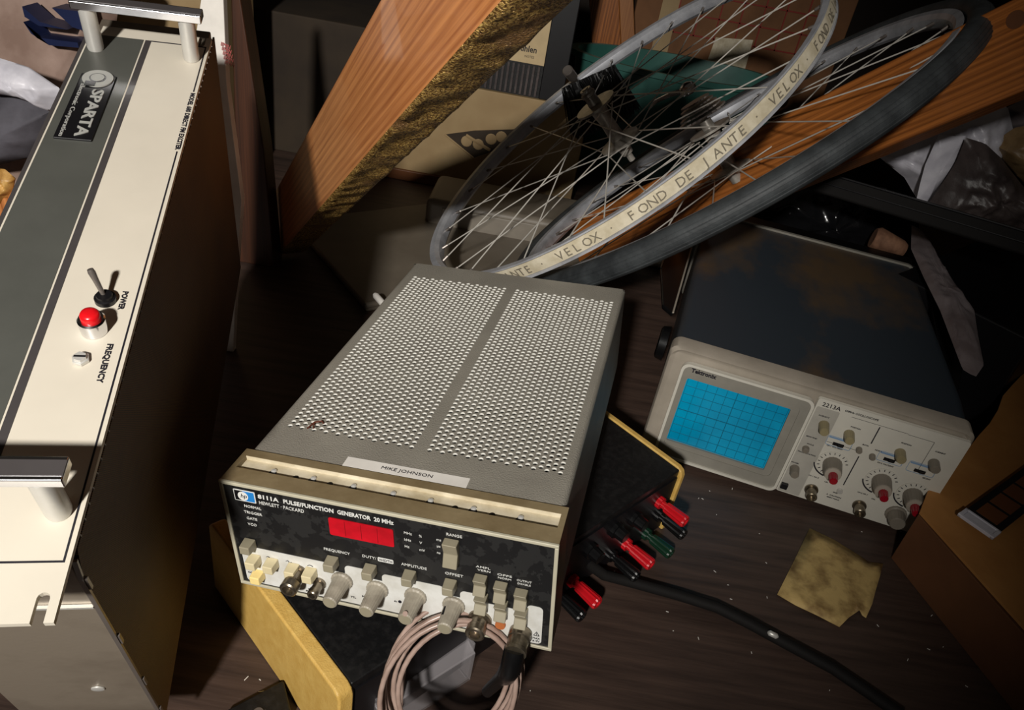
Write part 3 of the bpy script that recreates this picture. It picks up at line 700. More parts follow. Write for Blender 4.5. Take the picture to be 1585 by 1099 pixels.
MB().box(.1720, .1800, ys_-.004, ys_, .0100, .0180).done('power_button', 'black', so, bevel=.0006)
sknob(.1785, .0420, .0055, .014, 'scopeknob', label='grey round knob')
sknob(.2150, .1100, .0058, .015, 'oliveknob', label='olive position knob'); sknob(.2720, .1060, .0058, .015, 'oliveknob', label='olive position knob'); sknob(.3080, .1060, .0058, .014, 'scopeknob', label='grey position knob')
for x, z in ((.2320, .0945), (.2480, .0910)): sknob(x, z, .0034, .006, 'scopeknob', name='trimmer_knob')
for x, z in ((.2100, .0920), (.2660, .0925), (.3000, .0900)): MB().box(x-.0060, x+.0060, ys_-.0008, ys_, z-.0022, z+.0018).box(x-.001, x+.004, ys_-.0030, ys_, z-.0012, z+.0010).done('slide_switch', 'black', so)
for x, z in ((.2140, .0640), (.2700, .0620), (.3070, .0560)):
    MB().lathe((x, ys_, z), (0, -1, 0), [(0, .0175), (.0006, .0175)], 40).done('dial_skirt', 'scopepanel', so, label='pale dial skirt')
    k = sknob(x, z, .0108, .020, 'scopeknob', name='range_knob', r2=.0096, label='large warm grey range knob')
    MB().lathe((x, ys_-.019, z), (0, -1, 0), [(0, .0092), (.0015, .0088), (.002, .0060)], 32).done('knob_collar', 'scopebezel', k, smooth=.5)
    MB().lathe((x, ys_-.020, z), (0, -1, 0), [(0, .0052), (.012, .0046), (.0130, .0038)], 28, .08).done('knob_tip', 'darkred', k, smooth=.3, label='dark red knob tip')
for x, z in ((.2060, .0200), (.2620, .0190)): bnc(x, z, 'bnc_socket', .0062, .016, 'steelbnc', so, ys_)
MB().lathe((.3020, ys_, .0230), (0, -1, 0), [(0, .0120), (.002, .0118), (.003, .0098), (.017, .0086), (.018, .0078)], 36, .03).done('level_knob', 'scopeknob', so, smooth=.4, label='large grey knob')
MB().lathe((.2350, ys_, .0310), (0, -1, 0), [(0, .0032), (.003, .0032)], 20).done('ground_jack', 'satin', so)
# carrying handle folded back
hl = MB()
def armplate(mb, sg, x):
    P = [(x+sg*.002, .135, .122), (x+sg*.004, .478, .150), (x+sg*.036, .478, .150), (x+sg*.036, .235, .132), (x+sg*.018, .150, .122)]
    mb.prism(P, (0, 0, -.007))
armplate(hl, -1, -.006); armplate(hl, 1, .334)
hl.box(-.042, .374, .446, .478, .136, .150)
ho = hl.done('carrying_handle', 'blackpl', so, bevel=.002, label='black carrying handle folded to the rear')
mb = MB(); mb.tube([(-.008, .135, .123), (-.010, .446, .148)], .0013, 6); mb.tube([(-.042, .235, .133), (-.042, .446, .148)], .0011, 6)
mb.done('handle_edge_trim', 'scopebezel', ho, label='pale edge line of the handle')
MB().lathe((-.004, .135, .075), (-1, 0, 0), [(0, .024), (.010, .022), (.012, .018)], 28).done('handle_pivot', 'blackpl', so, smooth=.5)
for x in (.03, .30):
    for y in (.03, .40): MB().box(x-.012, x+.012, y-.01, y+.01, -.008, .003).done('foot', 'blackpl', so)
# ------------------------------------------------------------------ timber
def beam(name, label, o, d, U, Vv, s0, s1, a_, b_, m, k=1.):
    o, d, U, Vv = V(o), V(d), V(U), V(Vv); o = CAM+(o-CAM)*k
    Mx = frame(o, U, Vv, d)
    if Mx.determinant() < 0: pass
    t = thing(name, label, 'timber', Mx)
    MB().box(0, a_*k, 0, b_*k, s0*k, s1*k).done('plank', m, t, bevel=.002)
    return t
d1 = V((.3893, -.7109, .5857)); U1 = V((.3236, -.4898, -.8096)); V1 = V((.8624, .5047, .0393))
bA = beam('timber_beam', 'thick varnished beam with a gold-flecked edge, leaning diagonally above the grey instrument', (-.4427, 1.1545, .0455), d1, U1, V1, .055, 1.10, .089, .038, 'woodA')
# rough gold-flecked coating on the narrow side
mb = MB(); NS, NW = 260, 12
grid = []
for i in range(NS+1):
    s_ = .056+(1.09-.056)*i/NS; row = []
    for j in range(NW+1):
        v = j/NW; z = s_; y = -.0010+v*.0400; h = .0018+.0022*noise.noise(V((z*40, y*40, 0)))+.0012*abs(noise.noise(V((z*160, y*160, 3))))
        if j in (0, NW): h = 0
        row.append(mb.bm.verts.new((.089+h, y, z)))
    grid.append(row)
for i in range(NS):
    for j in range(NW): mb.bm.faces.new((grid[i][j], grid[i][j+1], grid[i+1][j+1], grid[i+1][j]))
mb.done('flecked_coating', 'glitter', bA, smooth=1.5, label='glittering gold-flecked varnish on the narrow side')
bB = beam('timber_plank', 'orange-brown timber plank slanting behind the bicycle wheels at the upper right', (-.0317, 1.2657, -.0125), (.5463, -.4859, .6822), (.3806, -.5815, -.719), (.7461, .6524, -.1328), .158, 1.15, .089, .038, 'woodB', 1.045)
kn = MB().lathe((.021, .0005, .86), (0, -1, 0), [(0, .010), (.0006, .009)], 24); kn.done('knot', mat('dark_knot', (96, 56, 28), .5), bB)
# ------------------------------------------------------------------ bicycle wheels
def wheel(name, label, n, c, rt, tyre):
    n = V(n).normalized(); c = V(c); u = n.cross(V((0, 0, 1))).normalized(); v = n.cross(u)
    W = thing(name, label, 'bicycle wheel', frame(c, u, v, n))
    SEG = 144
    def sweep(sec, closed=True):
        mb = MB(); rs = []
        for i in range(SEG):
            t = 2*math.pi*i/SEG; rs.append([V((r*math.cos(t), r*math.sin(t), z)) for r, z in sec])
        return mb.rings(rs, closed=True)
    R = rt
    rim = sweep([(R, -.0115), (R, -.0095), (R-.006, -.0088), (R-.008, 0), (R-.006, .0088), (R, .0095), (R, .0115), (R-.008, .0106), (R-.0130, .006), (R-.0140, 0), (R-.0130, -.006), (R-.008, -.0106)]).done('rim', 'rim', W, smooth=.5)
    if tyre:
        P = [(R+.014+.0145*math.cos(t), .0150*math.sin(t)) for t in [2*math.pi*i/20 for i in range(20)]]
        ty = sweep(P).done('tyre', 'tyre', W, smooth=.8, label='black road tyre')
        mb = MB()
        for z, rr_ in ((-.0085, R+.0256), (-.0045, R+.0278), (0, R+.0285), (.0045, R+.0278), (.0085, R+.0256)):
            mb.tube([(rr_*math.cos(t), rr_*math.sin(t), z) for t in [2*math.pi*i/SEG for i in range(SEG)]], .0008, 4, closed=True)
        mb.done('tread_ribs', 'tyre', ty)
    else:
        sweep([(R-.0045, -.0086), (R-.0015, -.0080), (R-.001, 0), (R-.0015, .0080), (R-.0045, .0086), (R-.0070, 0)]).done('rim_tape', 'rimtape', W, smooth=.6, label='cream cotton rim tape with printed lettering')
        mb = MB(); s_ = 'FOND DE JANTE · VELOX · ' ; s_ = s_*7; stp = 2*math.pi/len(s_)
        for i, chh in enumerate(s_):
            if chh == ' ': continue
            t = -stp*i; rad = V((math.cos(t), math.sin(t), 0)); tan = V((-math.sin(t), math.cos(t), 0))
            mb.text(chh, .0105, basis(rad*(R-.0005)+V((0, 0, .0040)), tan, V((0, 0, -1))) if False else basis(rad*(R-.0004)+V((0, 0, .0052)), -tan, V((0, 0, -1))), depth=.0003)
        mb.done('tape_lettering', 'greyink2', W)
    # hub
    hb = MB().lathe((0, 0, -.048), (0, 0, 1), [(0, .008), (.012, .009), (.013, .029), (.016, .029), (.018, .012), (.040, .0095), (.070, .0105), (.074, .029), (.077, .029), (.080, .010), (.096, .008)], 32).done('hub', 'hub', W, smooth=.5)
    MB().lathe((0, 0, -.060), (0, 0, 1), [(0, .0045), (.120, .0045)], 12).done('axle', 'hub', hb)
    # spokes
    for i in range(32):
        side = 1 if i % 2 else -1; th = 2*math.pi*(i+.5)/32; cross = (2*math.pi*5.6/32)*(1 if (i//2) % 2 else -1)
        a0 = th+cross; p0 = V((.0265*math.cos(a0), .0265*math.sin(a0), side*.0285)); p1 = V(((R-.0138)*math.cos(th), (R-.0138)*math.sin(th), side*.001))
        sp_ = MB().tube([p0, p1], .00088, 6).done('spoke', 'spoke', W)
        dd = (p0-p1).normalized(); MB().lathe(p1-dd*.001, dd, [(0, .0022), (.010, .0019), (.011, .0012)], 8).done('nipple', 'darkchrome', sp_)
    return W
M['greyink2'] = mat('faded_grey_ink', (128, 120, 104), .7)
w1 = wheel('bicycle_wheel', 'spoked aluminium bicycle wheel without a tyre, cream lettered tape round its rim', (.71, .044, -.703), (.0737, 1.0554, .3034), .307, False)
w2 = wheel('bicycle_wheel', 'bicycle wheel fitted with a black road tyre, leaning behind the oscilloscope', (.674, -.176, -.717), (.2322, 1.0585, .2954), .3085, True)
fw = MB()
for i, r in enumerate((.021, .024, .027, .030, .034)): fw.lathe((0, 0, -.052-.005*(5-i)), (0, 0, 1), [(0, r), (.0022, r)], 48, .10)
fw.done('freewheel', 'darkchrome', w2, label='stack of freewheel cogs')
q = MB().lathe((0, 0, -.088), (0, 0, -1), [(0, .006), (.002, .010), (.008, .0112), (.014, .009), (.017, .003)], 20); q.tube([(.0, .006, -.096), (-.010, .024, -.100), (-.018, .050, -.102), (-.020, .064, -.098)], [.004, .0035, .0028, .0018], 8)
q.done('quick_release', 'chrome', w2, smooth=.7, label='chrome quick-release nut and lever')
q = MB().lathe((0, 0, -.049), (0, 0, -1), [(0, .010), (.004, .010), (.006, .008), (.010, .008)], 24); q.done('axle_nut', 'hub', w1, smooth=.6)
# black bristle brush on the far rim
bc = at(925, 160, 1.26); br = thing('bristle_brush', 'ragged black bristle brush with a grey metal ferrule hanging at the bare rim', 'brush', T(*bc))
er = (at(965, 130, 1.26)-at(885, 165, 1.26)).normalized(); toC = (CAM-bc).normalized(); eu = toC.cross(er).normalized()
if eu.z < 0: eu = -eu
mb = MB()
for i in range(1800):
    x = random.uniform(-.045, .045); y = random.uniform(-.02, .02); p = er*x+toC*y*.6+eu*.040
    dd = (-eu+er*random.uniform(-.25, .25)+toC*random.uniform(-.25, .25)).normalized()
    mb.lathe(p+eu*random.uniform(-.002, .004), dd, [(0, .0014), (random.uniform(.060, .082), .0006)], 3)
mb.done('bristles', 'blackpl', br)
MB().box(-.045, .045, -.012, .012, .018, .034, frame(V((0, 0, 0)), er, toC, eu)).done('brush_back', 'blackpl', br, bevel=.003)
fr = at(888, 112, 1.26)-bc
MB().lathe(fr-er*.004+eu*-.006, (at(881, 97, 1.23)-at(897, 118, 1.26)), [(0, .008), (.022, .0085), (.024, .0070)], 20).done('ferrule', 'darkchrome', br, smooth=.5)
# ------------------------------------------------------------------ coax lead, clear box, cable, note
CP = HM @ V((.1668, -.014, .0150))
rr_ = .0455
cc = atz(700, 1056, .112)
e1 = V((1, .15, 0)).normalized(); e2 = V((0.02, .42, .9)).normalized()
cx = thing('coax_lead', 'coiled pinkish-brown coaxial lead with black plugs hanging at the front of the grey instrument', 'cable', T(*cc))
mb = MB(); pts = []
NL = 6
for i in range(NL*40+1):
    t = 2*math.pi*i/40; k = i/40
    r = rr_+.0035*math.sin(k*2.4+.5); off = (k-NL/2)*.0042
    ctr = e1*(.004*math.sin(k*1.9))+e2*(.003*math.cos(k*2.7))
    pts.append(ctr+e1*r*.98*math.cos(t+1.3)+e2*r*1.12*math.sin(t+1.3)+e1.cross(e2)*off)
K = HM @ V((.1245, -.017, .0262))-cc
start = pts[0]
p0 = HM @ V((.1668, -.022, .0150))-cc
p0 = HM @ V((.1668, -.010, .0150))-cc
lead = [p0, p0.lerp(start, .35)+V((0, -.006, -.003)), start.lerp(p0, .25)+V((0, -.002, .004))]
end = pts[-1]
mb.tube(lead+pts, .0019, 10); mb.done('coil', 'coax', cx, smooth=1.5)
# straight run looped over the amplitude knob
K2 = K+V((0, -.004, .003))
lo = [atz(620, 1095, .03)-cc, atz(622, 1060, .05)-cc, atz(629, 1010, .085)-cc, atz(636, 960, .118)-cc, K2]
MB().tube(lo, .0018, 10).done('lead_end', 'coax', cx, smooth=1.5)
pl = MB().lathe(HM @ V((.1930, -.002, .0120))-cc, (HM @ V((.1930, -.020, .0100)))-(HM @ V((.1930, -.002, .0120))), [(0, .0080), (.006, .0080), (.0065, .0072), (.014, .0072), (.0145, .0078), (.017, .0078)], 28).done('bnc_plug', 'steelbnc', cx, smooth=.5)
b0 = HM @ V((.1930, -.020, .0110))-cc
MB().tube([b0+V((0, .006, 0)), b0+V((.0, .000, -.012)), b0+V((-.001, .006, -.030)), b0+V((-.003, .016, -.050)), b0+V((-.010, .026, -.085))], [.0074, .0076, .0070, .0052, .0045], 18).done('plug_boot', 'blackpl', pl, smooth=1)
# clear plastic box
g0, g1 = atz(655, 1100, 0), atz(728, 1052, 0)
ux = (g1-g0).normalized(); g0 = g0-ux*.045; Lx = (g1-g0).length; uy = V((-ux.y, ux.x, 0))
cb = thing('clear_plastic_box', 'scratched clear plastic box standing on the table inside the coiled lead', 'box', frame(g0, ux, uy, V((0, 0, 1))))
w_, h_, th = .042, .062, .0022
mb = MB(); mb.box(0, Lx, 0, th, 0, h_*.62); mb.box(0, Lx, w_-th, w_, 0, h_); mb.box(0, th, th, w_-th, 0, h_*.8); mb.box(Lx-th, Lx, th, w_-th, 0, h_*.8); mb.box(th, Lx-th, th, w_-th, 0, th)
mb.prism([(0, 0, h_*.62), (0, w_, h_), (0, w_, h_-th), (0, th, h_*.62-th)], (Lx, 0, 0))
mb.done('shell', 'acrylic', cb, bevel=.0005)
mb = MB()
for i in range(7): mb.lathe((random.uniform(.01, Lx-.01), random.uniform(.008, .03), th), (0, 0, 1), [(0, .0022), (.001, .0014)], 7)
mb.done('glue_spots', 'yellowbtn', cb)
# table cable
P = [atz(x, y, z) for x, y, z in ((905, 868, .030), (935, 890, .012), (985, 903, .0065), (1050, 921, .0058), (1110, 940, .0058), (1160, 965, .0058), (1215, 995, .0058), (1290, 1035, .0058), (1400, 1110, .0058))]
cab = thing('black_cable', 'thick black cable running from the binding posts across the table', 'cable', T(*P[0]))
MB().tube([p-P[0] for p in P], .0056, 12).done('jacket', 'matte', cab, smooth=1.5)
MB().lathe(atz(1188, 978, .0125)-P[0], (1, -.3, -.1), [(0, .001), (.002, .0028), (.009, .0028), (.011, .001)], 10).done('cable_clip', 'satin', cab, smooth=1)
# tan note
oc = [atz(*p, .0015) for p in ((1253, 818), (1290, 836), (1327, 858), (1345, 870), (1367, 873), (1361, 895), (1355, 915), (1350, 935), (1340, 957), (1334, 953), (1330, 945), (1314, 956), (1299, 971), (1265, 953), (1232, 937), (1203, 920), (1228, 870))]
mb = MB(); c_ = sum(oc, V())/len(oc)
cv_ = mb.bm.verts.new(c_+V((0, 0, .0035)))
rows = [[mb.bm.verts.new(c_.lerp(p, s_)+V((0, 0, .0035*(1-s_)+.0022*abs(noise.noise(p*30+V((s_*3, 0, 0))))*(1 if s_ < 1 else 1)))) for p in oc] for s_ in (.25, .5, .75, 1)]
for j in range(len(oc)): mb.bm.faces.new((cv_, rows[0][j], rows[0][(j+1)%len(oc)]))
for a_ in range(3):
    for j in range(len(oc)): mb.bm.faces.new((rows[a_][j], rows[a_+1][j], rows[a_+1][(j+1)%len(oc)], rows[a_][(j+1)%len(oc)]))
nt_ = mb.done('paper_note', 'note', None, smooth=1); sm = nt_.modifiers.new('s', 'SOLIDIFY'); sm.thickness = .0006
tag(nt_, 'torn square of dirty tan paper lying on the table before the oscilloscope', 'paper')
# plug at bottom left
p = atz(350, 1150, .0); q_ = atz(436, 1122, .0); ux = (q_-p).normalized(); uy = V((-ux.y, ux.x, 0))
pg = thing('power_plug', 'black block-shaped plug lying on the table at the bottom left', 'plug', frame(p, ux, uy, V((0, 0, 1))))
MB().prism([(0, 0, 0), (.050, 0, 0), (.050, .030, 0), (.0, .018, 0)], (0, 0, .014)).done('plug_body', 'blackdust', pg, bevel=.002)
MB().lathe((.026, .008, .014), (0, 0, 1), [(0, .0042), (.001, .004)], 18).done('screw', 'darkchrome', pg)
# white tip left of the generator
p = atz(582, 458, .030); tag(MB().lathe(p, atz(598, 476, .022)-p, [(-.004, .003), (0, .005), (.03, .005), (.032, .003)], 14).done('white_plastic_pin', 'tape', smooth=.8), 'small white plastic pin poking out beside the grey instrument', 'pin')
# ------------------------------------------------------------------ carton at the right
bh = .070
A0 = atz(1421, 797, bh); A1 = atz(1660, 1068, bh); A2 = atz(1640, 518, bh)
A0b = V((A0.x, A0.y, 0)); A1b = V((A1.x, A1.y, 0)); A2b = V((A2.x, A2.y, 0)); A3 = A1+A2-A0; A3b = A1b+A2b-A0b
ct = thing('cardboard_box', 'open brown cardboard box at the right edge, in front of the oscilloscope', 'box', T(*A0b))
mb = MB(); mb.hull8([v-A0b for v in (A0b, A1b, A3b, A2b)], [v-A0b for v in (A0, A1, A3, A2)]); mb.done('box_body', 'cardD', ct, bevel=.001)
# raised top flap with torn left edge
e = [A0.lerp(A2, t) for t in [i/16 for i in range(17)]]
nv = (A1-A0).normalized()
P = [A0+V((0, 0, .002))]+[p_+V((0, 0, .003+.012*(i/16)))-nv*(random.uniform(0, .006)+.004*math.sin(i*.9)) for i, p_ in enumerate(e) if i > 0]
poly = [p_-A0b for p_ in P]+[A3-A0b+V((0, 0, .014)), A1-A0b+V((0, 0, .004))]
mb = MB(); t_ = [mb.bm.verts.new(p_+V((0, 0, .003))) for p_ in poly]; b_ = [mb.bm.verts.new(p_) for p_ in poly]
mb.bm.faces.new(t_); mb.bm.faces.new(b_[::-1])
for j in range(len(t_)): mb.bm.faces.new((b_[j], b_[(j+1)%len(t_)], t_[(j+1)%len(t_)], t_[j]))
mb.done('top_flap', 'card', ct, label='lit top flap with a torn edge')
# film strip lying on the flap
z_ = bh+.014
F = [atz(1482, 797, z_), atz(1517, 841, z_), atz(1640, 762, z_+.004), atz(1600, 712, z_+.004)]
fx = (F[3]-F[0]).normalized(); fy0 = (F[1]-F[0]); wF = fy0.length; fy = (fy0-fx*fy0.dot(fx)).normalized()
fs = thing('film_strip', 'dark see-through strip with a silvery end clip lying on the cardboard box', 'strip', frame(F[0], fx, fy, fx.cross(fy)))
if (fx.cross(fy)).z < 0: zz = -1
else: zz = 1
MB().box(.004, .22, .001, wF-.001, 0, .0012*zz).done('strip', 'black', fs, label='dark strip')
mb = MB()
for i in range(6): mb.box(.024+i*.031, .050+i*.031, .008, wF-.008, .0012*zz, .0016*zz)
mb.done('windows', 'brownlip', fs)
mb = MB(); mb.box(-.002, .002, 0, wF, 0, .004*zz); mb.box(.014, .017, 0, wF, 0, .003*zz); mb.box(-.002, .017, 0, .004, 0, .003*zz); mb.box(-.002, .017, wF-.004, wF, 0, .003*zz); mb.box(.002, .015, .004, wF-.004, 0, .0022*zz)
mb.done('end_clip', 'white', fs, bevel=.0006, label='silvery white end clip')
# ------------------------------------------------------------------ background, far side of the table
# low grey case lying behind the generator
gd = V((.77, .64, 0)); gb = V((-.64, .77, 0)); go = V((-.222, .952, 0))
gc = thing('grey_case', 'flat grey plastic case lying on the table behind the grey instrument', 'case', frame(go, gd, gb, V((0, 0, 1))))
MB().box(0, .42, 0, .30, 0, .011).done('lid', 'greycase', gc, bevel=.004, seg=3)
MB().tube([(0, .004, .010), (.42, .004, .010)], .005, 8).done('rounded_edge', 'greycase', gc, smooth=1)
gc2 = thing('grey_carrying_case', 'taller grey plastic case behind the bare rim, below the beige crate', 'case', T(-.20, 1.27, 0))
MB().box(0, .48, 0, .13, 0, .055).done('shell', 'greycase', gc2, bevel=.012, seg=4)
MB().box(.03, .20, -.002, .004, .004, .044).done('recessed_panel', mat('lighter_grey_plastic', (140, 132, 120), .5), gc2, bevel=.0018)
# beige crate
cr = thing('storage_crate', 'beige crate with a brown bottom strip and dark lozenge sign behind the leaning beam', 'crate', T(-.34, 1.47, 0))
MB().box(0, .40, 0, .22, .020, .205).done('crate_body', 'beigebox', cr, bevel=.002)
MB().box(-.002, .402, -.006, .222, 0, .022).done('bottom_strip', 'brownlip', cr, bevel=.002)
dz = [at(*p, 1.468)-V((-.34, 1.47, 0)) for p in ((689, 208), (735, 202), (800, 200), (784, 226), (733, 244))]
sg = MB().prism(dz, (0, -.0015, 0)).done('lozenge_sign', 'darkcard', cr, label='dark lozenge sign with pale marks')
mb = MB(); mb.tube([dz[0]+V((0, -.002, 0)), dz[4]+V((0, -.002, 0))], .0022, 6)
mb.tube([dz[0].lerp(dz[2], .3)+V((0, -.002, -.004)), dz[4].lerp(dz[3], .5)+V((0, -.002, .004))], .0035, 6)
for t1, t2_ in ((.2, .35), (.35, .55), (.62, .4), (.8, .35)):
    pz = dz[0].lerp(dz[2], t1).lerp(dz[4].lerp(dz[3], t1), t2_); mb.lathe(pz+V((0, -.0015, 0)), (0, -1, 0), [(0, .011), (.0006, .010)], 14)
mb.done('pale_marks', 'beigebox', sg)
# archive box standing on the crate
a0 = at(745, 141, 1.475)
ab = thing('archive_box', 'black and cream file box with a handwritten label, standing on the beige crate', 'box', T(at(745, 141, 1.475).x, 1.475, .205))
xr = at(873, 141, 1.475).x-at(745, 141, 1.475).x; xl = at(842, 100, 1.475).x-at(745, 141, 1.475).x
MB().box(xl, xr, 0, .15, 0, .26).done('spine', 'black', ab, bevel=.002)
MB().box(-.02, xl, .004, .15, 0, .060).done('ribbed_front', 'blackdust', ab)
mb = MB()
for i in range(13): mb.box(-.015+i*.0095, -.011+i*.0095, 0, .006, .003, .057)
mb.done('ribs', 'blackbag', ab)
lb_ = MB().box(-.04, xl, .002, .15, .060, .26).done('cream_label', mat('cream_card', (206, 182, 140), .7), ab)
mb = MB(); mb.text('Rihlen', .011, basis((xl-.052, .0015, .080), FX, FZ), width=.034, bold=.0003); mb.text('NOTES', .004, basis((xl-.038, .0015, .070), FX, FZ)); mb.done('handwriting', 'ink', lb_)
# teal bin
tbx0, tbx1 = at(875, 150, 1.80).x, at(1215, 150, 1.80).x
tn = thing('teal_bin', 'teal green plastic bin behind the wheel spokes', 'bin', T(tbx0, 1.81, 0))
Wt = tbx1-tbx0
mb = MB()
def ell(z, k, w): return [V((Wt/2+math.cos(t)*Wt/2*k, math.sin(t)*.11*k, z)) for t in [2*math.pi*i/48 for i in range(48)]]
zt_ = at(1100, 124, 1.72).z
mb.rings([ell(0, .86, 0), ell(zt_-.015, .98, 0), ell(zt_-.012, 1.04, 0), ell(zt_, 1.04, 0), ell(zt_, .97, 0), ell(.03, .83, 0)], cap=True)
mb.done('tub', 'teal', tn, smooth=.6)
# studs behind
def post_between(name, label, pts, y, dep, m, bev=.002):
    P = [at(*p, y) for p in pts]; o = P[0]
    t = MB().prism([p_-o for p_ in P], (0, dep, 0)).done(name, m, None, bevel=bev, mw=T(*o)); tag(t, label, 'timber'); return t
st = thing('wooden_stud', 'orange wooden stud standing behind the bare rim, left of the printed carton', 'timber', T(0, 1.95, -.75))
P4 = [at(*p, 1.95)-V((0, 1.95, -.75)) for p in ((868, -30), (915, -30), (950, 110), (888, 125))]
dn = P4[3]-P4[0]; k_ = (P4[0].z)/(P4[0].z-P4[3].z); B0 = P4[0]+dn*k_; B1 = B0+V((.07, 0, 0))
MB().prism([P4[0]+V((-.02, 0, .3)), P4[1]+V((-.02, 0, .3)), B1, B0], (0, .04, 0)).done('face', 'woodB', st, bevel=.002)
MB().prism([P4[1]+V((-.02, .001, .3)), P4[1]+V((.012, .001, .3)), B1+V((.04, .001, 0)), B1+V((0, .001, 0))], (0, .04, 0)).done('side', 'woodC', st, bevel=.002, label='paler sawn side')
r_ = thing('reddish_stud', 'dark reddish wooden stud standing between the white board and the beam', 'timber', T(-.47, 1.03, 0))
P4 = [at(*p, 1.03)-V((-.47, 1.03, 0)) for p in ((356, -40), (366, -40), (408, 232), (360, 232))]
lo_ = V((0, 0, 0)); MB().prism([P4[0], P4[1], P4[2], P4[2]+V((.012, 0, -P4[2].z)), P4[3]+V((.0, 0, -P4[3].z))], (0, .035, 0)).done('face', 'woodred', r_, bevel=.002)
# white board standing behind the exciter
wb_ = [at(*p, .80) for p in ((317, -40), (344, -40), (351, 130), (374, 310), (366, 430), (340, 130), (330, 60))]
wb = thing('white_board', 'narrow white board with faint red marks standing behind the rack instrument', 'board', T(wb_[3].x, .80, 0))
o_ = V((wb_[3].x, .80, 0)); bq = [wb_[4]-o_+V((-.01, 0, -wb_[4].z)), wb_[4]-o_+V((-.05, 0, -wb_[4].z))]
MB().prism([p_-o_ for p_ in wb_[:5]]+[bq[0], bq[1], wb_[6]-o_+V((-.03, 0, -.05)), wb_[0]-o_], (0, .010, 0)).done('board', 'tape', wb, bevel=.001)
mb = MB()
for i in range(5): mb.text('IIMIN', .004, basis(at(341+i*1.5, 70+i*7, .7985)-o_, (.9, 0, -.2), (.2, 0, .9)), width=.010)
mb.done('red_marks', 'dirtred', wb)
# printed carton and paper tag
pc = thing('printed_carton', 'brown carton with thin red grid printing behind the wheels', 'box', T(.08, 2.02, -.75))
c0, c1_ = at(955, 140, 2.02).x-.08, at(1330, 0, 2.02).x-.08
MB().box(c0, c1_, 0, .35, 0, 1.40).done('carton_body', 'cardB', pc, bevel=.003)
mb = MB()
for i in range(7): z0 = 1.02+i*.045; mb.box(c0+.10, c0+.46, -.002, 0, z0, z0+.003)
for i in range(8): x0 = c0+.10+i*.05; mb.box(x0, x0+.003, -.002, 0, 1.02, 1.29)
mb.done('red_grid', 'redline', pc)
MB().box(c0+.06, c0+.10, -.002, 0, .9, 1.4).done('packing_tape', 'beigebox', pc)
tg_ = [at(*p, 2.0155) for p in ((1108, 58), (1166, 62), (1150, 118), (1090, 108))]
tg_o = slab('paper_tag', tg_, .002, 'slot', bevel=0); tag(tg_o, 'blank beige paper tag seen through the spokes of the bare rim', 'tag')
# dim carton behind the beam
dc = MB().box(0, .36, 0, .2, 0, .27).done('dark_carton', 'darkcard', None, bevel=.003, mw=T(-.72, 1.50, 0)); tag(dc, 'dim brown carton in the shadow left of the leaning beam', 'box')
# ------------------------------------------------------------------ bags and cloths, upper left
def bag(name, label, cat, pts, y, H, m, **k):
    P = [at(p[0], p[1], (p[2] if len(p) > 2 else y)) for p in pts]; c = sum(P, V())/len(P)
    o = pillow(name, [p-c for p in P] if False else P, H, m, **k)
    o.data.transform(Matrix.Translation(-c)); o.matrix_world = T(*c)
    tag(o, label, cat); return o
b1 = bag('printed_bag', 'brownish plastic bag with dark blue printed strokes at the top left corner', 'bag', ((-60, -60), (60, -60), (190, -50), (180, 40), (150, 90), (120, 300), (90, 480), (-60, 480)), 1.0, .05, 'pinkgrey', amp=.006, k=8)
for pts in (((34, 10), (62, 34), (104, 46), (60, 40), (38, 26)), ((36, 34), (56, 58), (120, 66), (122, 74), (76, 70), (48, 52)), ((80, 12), (125, 18), (130, 48), (112, 42))):
    P = [at(*p, .935) for p in pts]; o_ = sum(P, V())/len(P); z = MB().prism([p_-b1.location for p_ in P], (0, .03, 0)).done('printed_stroke', 'navy', b1, label='dark blue printed stroke')
bag('white_bag', 'bright white plastic bag end beside the dark stripe of the rack instrument', 'bag', ((-40, 75), (0, 90), (45, 104), (93, 137), (92, 150), (77, 172), (40, 152), (-40, 140)), .86, .018, 'white', amp=.007, k=26)
bag('grey_cloth', 'dark grey cloth bundle under the white bag at the left edge', 'cloth', ((-60, 140), (20, 148), (78, 172), (70, 215), (45, 244), (0, 255), (-60, 262)), .88, .03, 'fabric', amp=.010, k=12)
bag('gold_paper', 'crumpled gold paper at the left edge', 'paper', ((-30, 256), (8, 262), (24, 276), (20, 300), (8, 318), (-30, 322)), .838, .012, 'gold', amp=.010, k=50)
tag(slab('wooden_block', [at(*p, .83) for p in ((-60, 318), (10, 306), (60, 232), (72, 238), (30, 330), (-10, 520), (-60, 530))], .03, 'woodA', bevel=.002), 'orange wooden block below the crumpled gold paper', 'wood')
bx = thing('beige_carton', 'beige carton behind the top handle of the rack instrument', 'box', T(-.74, 1.17, 0)); MB().box(0, .20, 0, .20, 0, .42).done('carton_body', 'beigebox', bx, bevel=.003)
